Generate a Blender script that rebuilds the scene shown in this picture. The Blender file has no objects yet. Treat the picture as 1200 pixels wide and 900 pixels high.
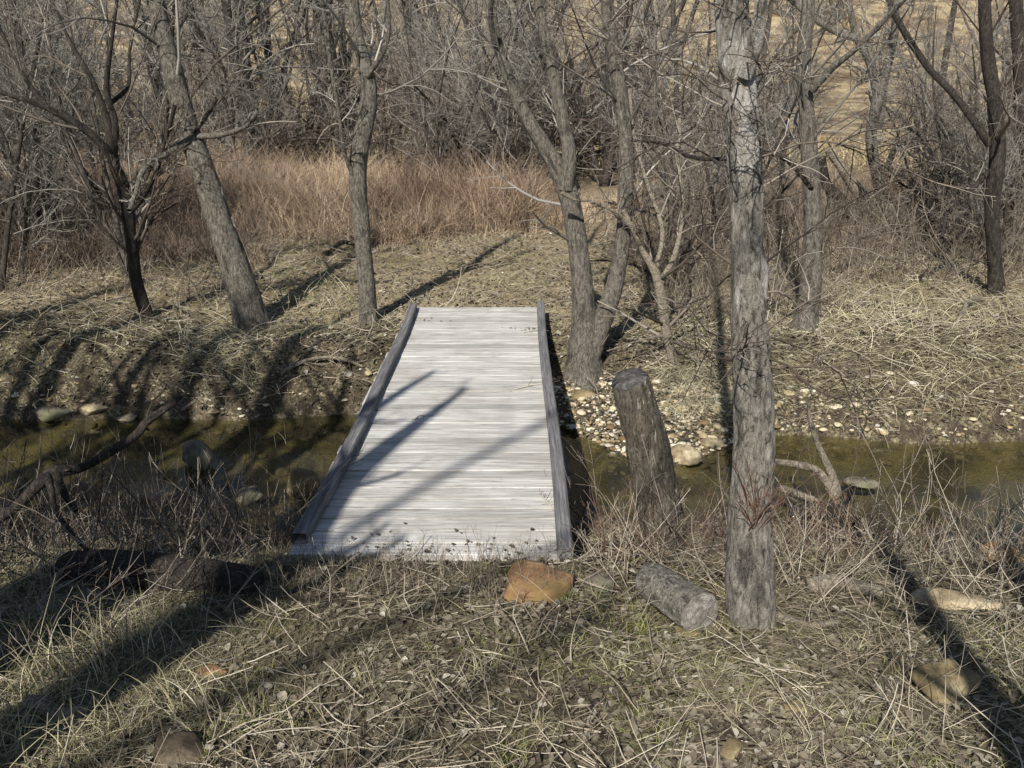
import bpy, math, numpy as np
R = math.radians
rng = np.random.default_rng(11)
SC = bpy.context.scene
COL = SC.collection
PI = math.pi

# ------------------------------------------------------------------ noise
def _h(ix, iy, iz, s):
    v = np.sin(ix*127.1 + iy*311.7 + iz*74.7 + s*53.3)*43758.5453
    return v - np.floor(v)
def vnoise(p, s=0):
    i = np.floor(p); f = p - i; u = f*f*(3-2*f)
    r = 0
    for a in (0, 1):
        for b in (0, 1):
            for c in (0, 1):
                w = (u[:, 0] if a else 1-u[:, 0])*(u[:, 1] if b else 1-u[:, 1])*(u[:, 2] if c else 1-u[:, 2])
                r = r + w*_h(i[:, 0]+a, i[:, 1]+b, i[:, 2]+c, s)
    return r*2-1
def fbm(p, o=3, s=0):
    r = 0; a = 1; t = 0
    for k in range(o):
        r = r + a*vnoise(p*(2**k), s+k); t += a; a *= .5
    return r/t
def n2(x, y, sc, s=0, o=2):
    x = np.asarray(x, float); y = np.asarray(y, float)
    return fbm(np.stack([x.ravel()*sc, y.ravel()*sc, np.zeros(x.size)+.37], 1), o, s).reshape(x.shape)
def S(a, b, t):
    t = np.clip((t-a)/(b-a), 0, 1); return t*t*(3-2*t)

# ------------------------------------------------------------------ camera
CAMZ = 2.2; F = 1000.0; PITCH = math.atan(343/F)
cp, sp = math.cos(PITCH), math.sin(PITCH)
def ray(px, py):
    u = (px-600)/F; v = (450-py)/F
    return np.array([u, cp+v*sp, -sp+v*cp])
def on_y(px, py, Y):                      # point where the line of sight meets the upright plane at distance Y
    d = ray(px, py); t = Y/d[1]; return np.array([d[0]*t, Y, CAMZ+d[2]*t])
def on_z(px, py, z):
    d = ray(px, py); t = (z-CAMZ)/d[2]; return np.array([d[0]*t, d[1]*t, z])
def mpp(Y, py=450):                       # metres per photo pixel at distance Y
    d = ray(600, py); return Y/d[1]/F

# ------------------------------------------------------------------ terrain
WZ = -0.75
def far_base(x): return 7.62 - .5*S(.4, 2.6, x) + .18*np.sin(x*.9+1) * S(2, 5, np.abs(x))
def far_shore(x): return far_base(x) - .95*np.exp(-((x-1.15)/.7)**2) + .07*np.sin(x*3.1)
def near_shore(x): return 5.45 - .3*S(1.8, 2.8, x) + .2*S(4, 6, x) + .12*np.sin(x*1.3+.5) + .05*np.sin(x*4.1)
def terrain(x, y, micro=True):
    x = np.asarray(x, float); y = np.asarray(y, float)
    yn = near_shore(x); yf = far_shore(x); yb = far_base(x)
    near = .54 - .152*np.clip(y, -12, 9) 
    near = near + .035*np.exp(-((y-3.66)/.09)**2)*S(-1.35, -1.1, x)*(1-S(.25, .45, x))
    t = (y-3.68)/(yn-3.68)
    zn = near + np.where(t > 0, (WZ-near)*np.clip(t, 0, 1.0)**1.25, 0)
    bed = WZ - .03 - .11*np.sin(np.clip((y-yn)/(np.maximum(yf-yn, .1)), 0, 1)*PI)**.7
    bar = WZ + .14*np.clip((y-yf)/np.maximum(yb-yf, .15), 0, 1) + .02
    farz = -.15 + .16*S(1, 4.5, x) + .12*S(-2.5, -5.5, x)*0 + .12*(1-S(-6, -2.5, x)) + .012*np.clip(y-9, 0, 12)
    k = S(0, 1, (y-yb+.1)/(1.15-.45*(1-S(-1.6, -.9, x))))
    zf = bar*(1-k) + farz*k
    z = np.where(y < yn, zn, np.where(y < yf, bed, zf))
    # smooth drop into the water at both shores
    z = np.where(y < yn, z - .03*S(-.5, 0, y-yn), z)
    hill_h = 21 + 6*S(8, 45, x + .1*y)
    z = z + hill_h*S(40, 165, y) + .02*np.clip(y-200, 0, 1e9)
    z = z + .6*n2(x, y, .05, 5)*S(25, 60, y)
    z = z + .10*n2(x, y, .45, 3)*S(9.3, 13, y) + .05*n2(x, y, .8, 9)*(1-S(2.2, 3.4, y))
    if micro:
        amp = .018 + .03*S(8, 9, y)*(1-S(13, 20, y))
        land = 1 - S(yn-.1, yn+.15, y)*(1-S(yf-.1, yf+.2, y))
        ingr = np.where((y > 8) & (y < 9.0), 1.0, 1.0)
        z = z + amp*n2(x, y, 5.5, 21, 3)*(.4+.6*land)*ingr
        z = z + .05*n2(x, y, 2.0, 33, 2)*S(7.7, 8.3, y)*(1-S(9, 9.6, y))*np.where(np.abs(x+.4) < .9, 0.3, 1)
    return z
def G(px, py):
    d = ray(px, py); ts = np.linspace(1.2, 60, 6000)
    X = d[0]*ts; Y = d[1]*ts; Z = CAMZ+d[2]*ts
    h = terrain(X, Y); h = np.where((Y > near_shore(X)) & (Y < far_shore(X)), np.maximum(h, WZ), h)
    i = int(np.argmax(Z < h))
    return np.array([X[i], Y[i], h[i]])
def gz(x, y): return float(terrain(np.array([x]), np.array([y]))[0])

# ------------------------------------------------------------------ mesh helpers
def mesh(name, V, Fs, mat, rnd=None, smooth=True, mat_idx=None):
    V = np.asarray(V, np.float32); me = bpy.data.meshes.new(name)
    if not isinstance(Fs, list): Fs = [Fs]
    Fs = [np.asarray(f, np.int32) for f in Fs if len(f)]
    nl = sum(f.size for f in Fs); nf = sum(len(f) for f in Fs)
    me.vertices.add(len(V)); me.vertices.foreach_set('co', V.ravel())
    me.loops.add(nl); me.loops.foreach_set('vertex_index', np.concatenate([f.ravel() for f in Fs]))
    st = []; o = 0
    for f in Fs:
        st.append(o + np.arange(len(f))*f.shape[1]); o += f.size
    me.polygons.add(nf); me.polygons.foreach_set('loop_start', np.concatenate(st).astype(np.int32))
    me.polygons.foreach_set('use_smooth', np.full(nf, smooth))
    for m in (mat if isinstance(mat, list) else [mat]): me.materials.append(m)
    if mat_idx is not None: me.polygons.foreach_set('material_index', np.asarray(mat_idx, np.int32))
    if rnd is not None:
        a = me.attributes.new('rnd', 'FLOAT', 'POINT'); a.data.foreach_set('value', np.asarray(rnd, np.float32))
    me.update(calc_edges=True); return me
def link(name, me, parent=None, loc=None, kind=None, label=None):
    o = bpy.data.objects.new(name, me); COL.objects.link(o)
    if parent: o.parent = parent
    if loc is not None: o.location = loc
    if kind: o['kind'] = kind
    if label: o['label'] = label
    return o
def tag(o, label, cat, group=None):
    o['label'] = label; o['category'] = cat
    if group: o['group'] = group
    return o
def thing(name, label, cat, loc=(0, 0, 0), group=None):
    o = bpy.data.objects.new(name, None); COL.objects.link(o); o.location = tuple(float(v) for v in loc)
    o.empty_display_size = .1
    return tag(o, label, cat, group)
class MB:
    def __init__(s): s.V = []; s.Q = []; s.T = []; s.R = []; s.n = 0
    def add(s, V, Q=None, T=None, rnd=None):
        V = np.asarray(V, float)
        if Q is not None and len(Q): s.Q.append(np.asarray(Q)+s.n)
        if T is not None and len(T): s.T.append(np.asarray(T)+s.n)
        s.V.append(V); s.R.append(np.zeros(len(V)) if rnd is None else np.broadcast_to(rnd, (len(V),)))
        s.n += len(V); return s
    def mesh(s, name, mat, off=(0, 0, 0), smooth=True):
        Fs = []
        if s.Q: Fs.append(np.concatenate(s.Q))
        if s.T: Fs.append(np.concatenate(s.T))
        return mesh(name, np.concatenate(s.V)-np.asarray(off, float), Fs, mat, np.concatenate(s.R), smooth)
    def part(s, name, mat, parent, smooth=True, label=None):
        return link(name, s.mesh(name, mat, tuple(parent.location) if parent else (0, 0, 0), smooth), parent, label=label)
def nrm(v): return v/np.maximum(np.linalg.norm(v, axis=-1, keepdims=True), 1e-9)
def tubes(mb, P, Rr, S_=3, rnd=None):
    P = np.asarray(P, float); Rr = np.asarray(Rr, float); N, K, _ = P.shape
    T = nrm(np.gradient(P, axis=1)); Tm = nrm(T.mean(1))
    ref = np.where(np.abs(Tm[:, 2:3]) > .7, np.array([[1., 0, 0]]), np.array([[0., 0, 1.]]))[:, None, :]
    U = nrm(np.cross(T, ref)); W = np.cross(T, U)
    a = np.arange(S_)*2*PI/S_
    V = P[:, :, None] + Rr[:, :, None, None]*(np.cos(a)[None, None, :, None]*U[:, :, None]+np.sin(a)[None, None, :, None]*W[:, :, None])
    idx = np.arange(N*K*S_).reshape(N, K, S_); nx = np.roll(idx, -1, 2)
    Q = np.stack([idx[:, :-1], nx[:, :-1], nx[:, 1:], idx[:, 1:]], -1).reshape(-1, 4)
    if rnd is None: rnd = rng.random(N)
    mb.add(V.reshape(-1, 3), Q, rnd=np.repeat(rnd, K*S_))
def grow(st, d, L, K, wander, up=0., droop=0.):
    N = len(st); P = np.zeros((N, K, 3)); P[:, 0] = st; d = nrm(d); w = rng.normal(0, wander, (N, 3))
    for k in range(1, K):
        w = .6*w + rng.normal(0, wander, (N, 3))
        d = nrm(d + w + np.array([0, 0, up-droop*k/K]))
        P[:, k] = P[:, k-1] + d*(L/(K-1))[:, None]
    return P
def lerp_poly(P, Rr, i, t):
    K = P.shape[1]; f = t*(K-1); a = np.minimum(f.astype(int), K-2); w = f-a
    pos = P[i, a]*(1-w)[:, None]+P[i, a+1]*w[:, None]; T = nrm(P[i, a+1]-P[i, a]); r = Rr[i, a]*(1-w)+Rr[i, a+1]*w
    return pos, T, r
def branch(P, Rr, n, tr=(.2, 1), ang=(25, 60), lr=.55, K=5, wander=.12, up=.05, rr=.6, minr=.002, taper=.3, droop=0., lmin=0.):
    N = len(P); L = np.linalg.norm(np.diff(P, axis=1), axis=2).sum(1)
    i = np.repeat(np.arange(N), n); t = rng.uniform(tr[0], tr[1], len(i))
    pos, T, r = lerp_poly(P, Rr, i, t)
    q = rng.normal(0, 1, (len(i), 3)); q = nrm(q - (q*T).sum(1, keepdims=True)*T)
    a = np.radians(rng.uniform(ang[0], ang[1], len(i)))
    d = np.cos(a)[:, None]*T + np.sin(a)[:, None]*q
    l = np.maximum(lr*L[i]*(1-.45*t)*rng.uniform(.5, 1.25, len(i)), lmin)
    P2 = grow(pos, d, l, K, wander, up, droop)
    r0 = np.maximum(r*rr*rng.uniform(.6, 1, len(i)), minr)
    R2 = r0[:, None]*np.linspace(1, taper, K)[None]
    return P2, np.maximum(R2, minr*.6)
def crown(mb, P, Rr, levels, sides=(5, 4, 3, 3, 3)):
    for k, kw in enumerate(levels):
        P, Rr = branch(P, Rr, **kw); tubes(mb, P, Rr, sides[min(k, len(sides)-1)])
    return P, Rr
def catmull(pts, step):
    p = np.asarray(pts, float); n = len(p)
    q = np.vstack([2*p[0]-p[1], p, 2*p[-1]-p[-2]]); out = []
    for i in range(n-1):
        a, b, c, d = q[i], q[i+1], q[i+2], q[i+3]; m = max(2, int(np.linalg.norm((c-b)[:3])/step))
        t = (np.arange(m)/m)[:, None]
        out.append(.5*((2*b)+(-a+c)*t+(2*a-5*b+4*c-d)*t*t+(-a+3*b-3*c+d)*t**3))
    return np.vstack(out+[p[-1:]])
def bark_tube(mb, pts, step=.02, sides=40, ridge=.016, freq=30, stretch=.2, seed=0, flare=0., lump=.06, cap=False, fur=True):
    """pts rows x,y,z,r : one limb with a furrowed surface of its own"""
    c = catmull(pts, step); P = c[:, :3]; r = np.maximum(c[:, 3], .002); K = len(P)
    T = nrm(np.gradient(P, axis=0)); ref = np.array([1., 0, 0]) if abs(nrm(T.mean(0))[2]) > .6 else np.array([0, 0, 1.])
    U = nrm(np.cross(T, ref)); W = np.cross(T, U); a = np.arange(sides)*2*PI/sides
    s = np.concatenate([[0], np.cumsum(np.linalg.norm(np.diff(P, axis=0), axis=1))])
    if flare: r = r*(1+flare*np.exp(-s/.12))
    A, Sg = np.meshgrid(a, s); rad = r[:, None]+0*A; rm = float(r.mean())
    q = np.stack([np.cos(A)*rm*freq, np.sin(A)*rm*freq, Sg*freq*stretch], -1).reshape(-1, 3)
    nz = fbm(q+seed*7.3, 3, seed).reshape(A.shape)
    rg = 1-np.abs(nz)*2.6
    lp = fbm(np.stack([np.cos(A)*1.3, np.sin(A)*1.3, Sg*2.2], -1).reshape(-1, 3)+seed, 2, seed+5).reshape(A.shape)
    rad = rad*(1+lump*lp) + ridge*np.minimum(1, rad/.05)*np.clip(rg, -1, 1)*.5
    if flare: rad = rad*(1+.5*flare*np.exp(-Sg/.14)*np.cos(A*4+seed))
    V = P[:, None]+rad[..., None]*(np.cos(A)[..., None]*U[:, None]+np.sin(A)[..., None]*W[:, None])
    idx = np.arange(K*sides).reshape(K, sides); nx = np.roll(idx, -1, 1)
    Q = np.stack([idx[:-1], nx[:-1], nx[1:], idx[1:]], -1).reshape(-1, 4)
    mb.add(V.reshape(-1, 3), Q, rnd=np.clip(.5+.5*rg.ravel(), 0, 1))
    return P, r, V
def sub_poly(P, r, K=24):
    i = np.linspace(0, len(P)-1, K).astype(int); return P[i][None], r[i][None]
def blades(mb, base, yaw, pitch, L, Wd, K=3, bend=.6, rnd=None, flat=False):
    """thin grass strips: pitch = angle above ground at the root, bend = how much they arch over"""
    N = len(base); d = np.stack([np.cos(yaw)*np.cos(pitch), np.sin(yaw)*np.cos(pitch), np.sin(pitch)], 1)
    side = np.stack([-np.sin(yaw), np.cos(yaw), np.zeros(N)], 1)
    tw = rng.uniform(-.9, .9, N)[:, None]; side = nrm(side*np.cos(tw)+np.cross(d, side)*np.sin(tw))
    P = [base]; bend = np.broadcast_to(bend, (N,)); wob = rng.normal(0, .12, N)
    p = base.copy(); pc = pitch.copy(); yw = yaw.copy()
    for k in range(1, K):
        dd = np.stack([np.cos(yw)*np.cos(pc), np.sin(yw)*np.cos(pc), np.sin(pc)], 1)
        p = p+dd*(L/(K-1))[:, None]; P.append(p.copy()); pc = pc-bend/(K-1)*1.4; yw = yw+wob
    V = []
    for k in range(K):
        w = (Wd*(1-.85*(k/(K-1))**1.5))[:, None]*.5
        V += [P[k]-side*w, P[k]+side*w]
    V = np.stack(V, 1)
    idx = np.arange(N*2*K).reshape(N, 2*K)
    Q = np.concatenate([np.stack([idx[:, 2*k], idx[:, 2*k+1], idx[:, 2*k+3], idx[:, 2*k+2]], 1) for k in range(K-1)])
    if rnd is None: rnd = rng.random(N)
    mb.add(V.reshape(-1, 3), Q, rnd=np.repeat(rnd, 2*K))
def leaves(mb, c, size, rnd=None, tilt=.5):
    N = len(c); y = rng.uniform(0, 2*PI, N); ax = np.stack([np.cos(y), np.sin(y), rng.normal(0, tilt*.5, N)], 1)
    ax = nrm(ax); sd = nrm(np.cross(ax, np.stack([rng.normal(0, tilt*.6, N), rng.normal(0, tilt*.6, N), np.ones(N)], 1)))
    up = np.cross(sd, ax); up = up*np.sign(up[:, 2:3]+1e-6)
    cu = rng.uniform(-.1, .45, N)[:, None]; w = rng.uniform(.25, .45, N)[:, None]; s = size[:, None]
    m0 = c-ax*s*.5; m1 = c; m2 = c+ax*s*.5+up*s*cu*.4
    l1 = c-ax*s*.12+sd*s*w+up*s*cu; l2 = c+ax*s*.25+sd*s*w*.7+up*s*cu
    r1 = c-ax*s*.12-sd*s*w+up*s*cu; r2 = c+ax*s*.25-sd*s*w*.7+up*s*cu*.8
    V = np.stack([m0, l1, l2, m2, r2, r1, m1], 1); i = np.arange(N*7).reshape(N, 7)
    Q = np.concatenate([i[:, [0, 6, 2, 1]], i[:, [6, 3, 2, 2]][:0], i[:, [0, 5, 4, 6]]]); T = np.concatenate([i[:, [6, 3, 2]], i[:, [6, 4, 3]]])
    if rnd is None: rnd = rng.random(N)
    mb.add(V.reshape(-1, 3), Q, T, rnd=np.repeat(rnd, 7))
import bmesh
_ico = {}
def ico(sub):
    if sub not in _ico:
        bm = bmesh.new(); bmesh.ops.create_icosphere(bm, subdivisions=sub, radius=1)
        _ico[sub] = (np.array([v.co[:] for v in bm.verts]), np.array([[v.index for v in f.verts] for f in bm.faces])); bm.free()
    return _ico[sub]
def rock_shape(sub, size, seed, facets=9, rough=.05, cut=.62):
    g = np.random.default_rng(seed); V, T = ico(sub); n = nrm(g.normal(0, 1, (facets, 3))); d = g.uniform(cut, .95, facets)
    dots = V@n.T; s = np.where(dots > 1e-3, d/np.maximum(dots, 1e-3), 9); r = np.minimum(1, s.min(1))
    r = r*(1+rough*fbm(V*2.3+seed, 3, seed)+rough*.4*fbm(V*9+seed, 2, seed))
    return V*r[:, None]*np.asarray(size), T
def rotz(V, a):
    c, s = math.cos(a), math.sin(a); return V@np.array([[c, s, 0], [-s, c, 0], [0, 0, 1]])
def box(mb, c, sz, rz=0, rnd=0, bev=.004, jit=0.):
    x, y, z = np.asarray(sz)/2; b = bev
    bm = bmesh.new(); bmesh.ops.create_cube(bm, size=1)
    for v in bm.verts: v.co = (v.co.x*2*x, v.co.y*2*y, v.co.z*2*z)
    if b: bmesh.ops.bevel(bm, geom=bm.edges[:], offset=b, segments=1, affect='EDGES')
    bm.verts.ensure_lookup_table()
    V = np.array([v.co[:] for v in bm.verts]); V = rotz(V, rz)+np.asarray(c)
    Q = [[v.index for v in f.verts] for f in bm.faces if len(f.verts) == 4]; T = [[v.index for v in f.verts] for f in bm.faces if len(f.verts) == 3]
    bm.free(); mb.add(V, Q, T, rnd=rnd)

# ------------------------------------------------------------------ materials
def lin(c): return tuple(((v/255)/12.92 if v/255 < .04045 else ((v/255+.055)/1.055)**2.4) for v in c)+(1,)
class NT:
    def __init__(s, name):
        s.m = bpy.data.materials.new(name); s.m.use_nodes = True; s.t = s.m.node_tree; s.t.nodes.clear()
        s.out = s.n('ShaderNodeOutputMaterial'); s.b = s.n('ShaderNodeBsdfPrincipled'); s.l(s.b.outputs[0], s.out.inputs[0])
        s.b.inputs['Roughness'].default_value = .85; s.b.inputs['Specular IOR Level'].default_value = .25
    def n(s, t, **k):
        n = s.t.nodes.new(t)
        for a, v in k.items(): setattr(n, a, v)
        return n
    def l(s, a, b): s.t.links.new(a, b)
    def coord(s, scale=(1, 1, 1), kind='Object'):
        c = s.n('ShaderNodeTexCoord'); m = s.n('ShaderNodeMapping'); m.inputs['Scale'].default_value = scale
        s.l(c.outputs[kind], m.inputs[0]); return m.outputs[0]
    def noise(s, vec, scale, detail=4, rough=.6, dist=0):
        n = s.n('ShaderNodeTexNoise'); n.inputs['Scale'].default_value = scale; n.inputs['Detail'].default_value = detail
        n.inputs['Roughness'].default_value = rough; n.inputs['Distortion'].default_value = dist; s.l(vec, n.inputs['Vector']); return n.outputs['Fac']
    def vor(s, vec, scale, feat='F1', out='Distance'):
        n = s.n('ShaderNodeTexVoronoi', feature=feat); n.inputs['Scale'].default_value = scale; s.l(vec, n.inputs['Vector']); return n.outputs[out]
    def ramp(s, fac, stops):
        r = s.n('ShaderNodeValToRGB'); e = r.color_ramp.elements
        while len(e) < len(stops): e.new(.5)
        for k, (p, c) in enumerate(stops): e[k].position = p; e[k].color = c if len(c) == 4 else lin(c)
        s.l(fac, r.inputs[0]); return r.outputs[0]
    def mix(s, fac, a, b, mode='MIX'):
        m = s.n('ShaderNodeMix', data_type='RGBA', blend_type=mode)
        for sock, v in ((m.inputs[0], fac), (m.inputs[6], a), (m.inputs[7], b)):
            if hasattr(v, 'links') or hasattr(v, 'is_linked'): s.l(v, sock)
            else: sock.default_value = v
        return m.outputs[2]
    def math(s, op, a, b=0.):
        m = s.n('ShaderNodeMath', operation=op)
        for sock, v in ((m.inputs[0], a), (m.inputs[1], b)):
            if hasattr(v, 'is_linked'): s.l(v, sock)
            else: sock.default_value = v
        return m.outputs[0]
    def attr(s, name='rnd'):
        a = s.n('ShaderNodeAttribute', attribute_name=name); return a.outputs['Fac']
    def bump(s, h, strength=.4, dist=.02):
        b = s.n('ShaderNodeBump'); b.inputs['Strength'].default_value = strength; b.inputs['Distance'].default_value = dist
        s.l(h, b.inputs['Height']); s.l(b.outputs[0], s.b.inputs['Normal'])
    def col(s, c): s.l(c, s.b.inputs['Base Color']); return s
def g(v): return (v, v, v, 1)

def mat_attr(name, stops, rough=.8, spec=.2):
    t = NT(name); c = t.ramp(t.attr(), stops); t.col(c); t.b.inputs['Roughness'].default_value = rough
    t.b.inputs['Specular IOR Level'].default_value = spec; return t.m
STRAW = [(0, (64, 58, 46)), (.3, (106, 99, 78)), (.6, (146, 138, 108)), (.85, (182, 175, 140)), (1, (208, 202, 172))]
M_straw = mat_attr('dry_straw', STRAW)
M_straw_far = mat_attr('far_straw', [(0, (102, 92, 72)), (.35, (150, 139, 110)), (.75, (190, 181, 148)), (1, (214, 208, 180))])
M_rust = mat_attr('rusty_weed', [(0, (104, 88, 78)), (.35, (146, 126, 108)), (.7, (178, 156, 130)), (1, (208, 188, 156))])
M_gold = mat_attr('gold_grass', [(0, (140, 124, 96)), (.5, (180, 162, 124)), (1, (208, 192, 152))])
M_green = mat_attr('green_blade', [(0, (74, 82, 42)), (.4, (110, 114, 62)), (1, (160, 158, 104))], .6, .3)
M_leaf = mat_attr('dead_leaf', [(0, (58, 50, 42)), (.3, (92, 83, 70)), (.6, (118, 110, 94)), (.85, (146, 139, 124)), (1, (176, 170, 156))], .75)
M_paleleaf = mat_attr('pale_leaf', [(0, (186, 170, 138)), (1, (226, 214, 186))])
M_twig = mat_attr('twig', [(0, (58, 50, 44)), (.4, (92, 82, 72)), (.8, (128, 118, 106)), (1, (172, 164, 150))])
M_twigpale = mat_attr('pale_twig', [(0, (116, 104, 88)), (.5, (156, 144, 124)), (1, (200, 190, 170))])
M_redtwig = mat_attr('red_twig', [(0, (74, 52, 46)), (.5, (106, 82, 70)), (1, (146, 122, 102))])
M_grayweed = mat_attr('gray_weed', [(0, (78, 70, 62)), (.5, (118, 108, 95)), (1, (168, 156, 138))])
M_woodtwig = mat_attr('wood_twig', [(0, (82, 78, 72)), (.5, (128, 123, 114)), (1, (178, 172, 161))])

def mat_ground():
    t = NT('litter_soil'); v = t.coord(kind='Object')
    fine = t.noise(v, 42, 6, .7); mid = t.noise(v, 7, 4, .6); big = t.noise(v, .55, 3, .5)
    cell = t.vor(v, 55, out='Color'); sep = t.n('ShaderNodeSeparateColor'); t.l(cell, sep.inputs[0])
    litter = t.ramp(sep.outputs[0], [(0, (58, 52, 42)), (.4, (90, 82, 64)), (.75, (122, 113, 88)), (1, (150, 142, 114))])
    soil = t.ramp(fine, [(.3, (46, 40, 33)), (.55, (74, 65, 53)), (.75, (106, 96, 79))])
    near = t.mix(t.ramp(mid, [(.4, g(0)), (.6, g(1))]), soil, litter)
    sx = t.n('ShaderNodeSeparateXYZ'); c = t.n('ShaderNodeTexCoord'); t.l(c.outputs['Object'], sx.inputs[0])
    def yr(a, b):
        m = t.n('ShaderNodeMapRange', interpolation_type='SMOOTHSTEP'); m.inputs[1].default_value = a; m.inputs[2].default_value = b
        t.l(sx.outputs[1], m.inputs[0]); return m.outputs[0]
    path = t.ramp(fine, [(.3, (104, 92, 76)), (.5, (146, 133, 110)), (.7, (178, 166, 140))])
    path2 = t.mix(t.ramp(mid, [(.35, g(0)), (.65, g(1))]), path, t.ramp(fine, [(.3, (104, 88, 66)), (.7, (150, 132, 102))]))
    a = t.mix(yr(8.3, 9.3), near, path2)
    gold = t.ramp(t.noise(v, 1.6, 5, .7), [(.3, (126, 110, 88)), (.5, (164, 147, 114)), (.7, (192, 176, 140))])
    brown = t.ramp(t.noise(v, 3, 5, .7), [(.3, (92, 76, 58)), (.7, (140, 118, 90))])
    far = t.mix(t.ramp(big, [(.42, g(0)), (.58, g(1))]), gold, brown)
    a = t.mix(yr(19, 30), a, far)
    # wet, darker, algae stained earth below the water line
    mz = t.n('ShaderNodeMapRange'); mz.inputs[1].default_value = WZ+.012; mz.inputs[2].default_value = WZ-.03; t.l(sx.outputs[2], mz.inputs[0])
    bed = t.ramp(t.noise(v, 1.5, 4, .55, .3), [(.3, (42, 39, 29)), (.44, (66, 61, 42)), (.54, (96, 88, 58)), (.62, (78, 72, 54)), (.75, (60, 57, 48))])
    wet = t.math('MULTIPLY', mz.outputs[0], t.math('SUBTRACT', 1.0, yr(9, 10)))
    a = t.mix(wet, a, bed); t.col(a)
    t.b.inputs['Roughness'].default_value = .95
    h = t.math('ADD', t.math('MULTIPLY', fine, .6), t.math('MULTIPLY', t.vor(v, 48), .5)); t.bump(h, .7, .03)
    return t.m
def mat_bark(name, dark, mid, light, scale=1., patch=None, pamt=.55, zs=.34, lich=None, zpatch=None, psc=9, pz=.35):
    t = NT(name); v = t.coord((1, 1, zs)); vo = t.coord((1, 1, 1))
    n1 = t.noise(v, 58*scale, 6, .75, .6); n2_ = t.noise(vo, 150*scale, 3, .6)
    base = t.ramp(n1, [(.36, dark), (.5, mid), (.66, light)])
    fur = t.ramp(t.attr(), [(.28, g(.4)), (.58, g(1))])
    base = t.mix(1., base, fur, 'MULTIPLY')
    base = t.mix(t.ramp(n2_, [(.5, g(0)), (.75, g(.5))]), base, lin(light))
    if patch:
        pn = t.noise(t.coord((1, 1, pz)), psc*scale, 4, .6, .8)
        if zpatch:
            sx = t.n('ShaderNodeSeparateXYZ'); c = t.n('ShaderNodeTexCoord'); t.l(c.outputs['Object'], sx.inputs[0]); mr = t.n('ShaderNodeMapRange')
            mr.inputs[1].default_value = zpatch[0]; mr.inputs[2].default_value = zpatch[1]; mr.inputs[3].default_value = -.16; mr.inputs[4].default_value = .04; t.l(sx.outputs[2], mr.inputs[0]); pn = t.math('ADD', pn, mr.outputs[0])
        base = t.mix(t.ramp(pn, [(pamt, g(0)), (pamt+.04, g(1))]), base, t.ramp(n1, [(.3, mid), (.5, patch), (.75, (210, 206, 196))]))
    if lich:
        ln = t.noise(vo, 22, 4, .7); base = t.mix(t.ramp(ln, [(.6, g(0)), (.7, g(.8))]), base, lin(lich))
    t.col(base); t.bump(t.math('ADD', n1, t.math('MULTIPLY', n2_, .3)), 1., .02); t.b.inputs['Roughness'].default_value = .92
    return t.m
M_bark = mat_bark('gray_bark', (44, 40, 35), (104, 98, 88), (146, 139, 127), lich=(146, 146, 136))
M_barkdark = mat_bark('dark_bark', (30, 26, 23), (58, 52, 47), (92, 84, 76))
M_barkpale = mat_bark('pale_dead_bark', (50, 46, 42), (128, 122, 112), (164, 158, 147), patch=(168, 163, 155), pamt=.51, zpatch=(1.0, 2.2))
M_barkpost = mat_bark('post_bark', (38, 34, 29), (92, 85, 74), (126, 118, 104), patch=(160, 153, 138), pamt=.61, lich=(106, 106, 94), psc=40, pz=.12)
M_barkwoods = mat_bark('woods_bark', (48, 43, 38), (88, 80, 72), (128, 120, 110), .6)
M_driftwood = mat_bark('driftwood', (88, 80, 68), (140, 130, 112), (186, 176, 156), zs=1.)
M_scar = mat_bark('bare_wood', (120, 112, 98), (164, 156, 140), (196, 190, 176))
SCAZ = -PI/2
M_rotlog = mat_bark('rotten_log', (26, 23, 20), (58, 52, 46), (92, 84, 75), zs=1.)
M_loggray = mat_bark('lichen_log', (62, 58, 50), (120, 115, 104), (166, 160, 148), zs=1., lich=(170, 168, 156))
def mat_cut(name, a, b, c):
    t = NT(name); v = t.coord((1, 1, 1)); r = t.attr()
    w = t.n('ShaderNodeMath', operation='SINE'); t.l(t.math('MULTIPLY', t.math('ADD', r, t.math('MULTIPLY', t.noise(v, 12, 3), .25)), 62), w.inputs[0])
    base = t.ramp(t.noise(v, 30, 5, .65), [(.3, a), (.5, b), (.7, c)])
    base = t.mix(t.ramp(w.outputs[0], [(0, g(.45)), (1, g(0))]), base, lin(a))
    base = t.mix(t.ramp(t.math('MULTIPLY', r, .4), [(.42, g(0)), (.6, g(.9))]), base, lin((24, 22, 20))); t.col(base)
    t.bump(t.noise(v, 60, 4, .7), .7, .01); return t.m
M_cutdark = mat_cut('weathered_cut', (44, 42, 40), (82, 80, 77), (128, 125, 120))
M_cutlog = mat_cut('grey_log_cut', (84, 79, 73), (142, 136, 127), (190, 184, 173))
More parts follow.
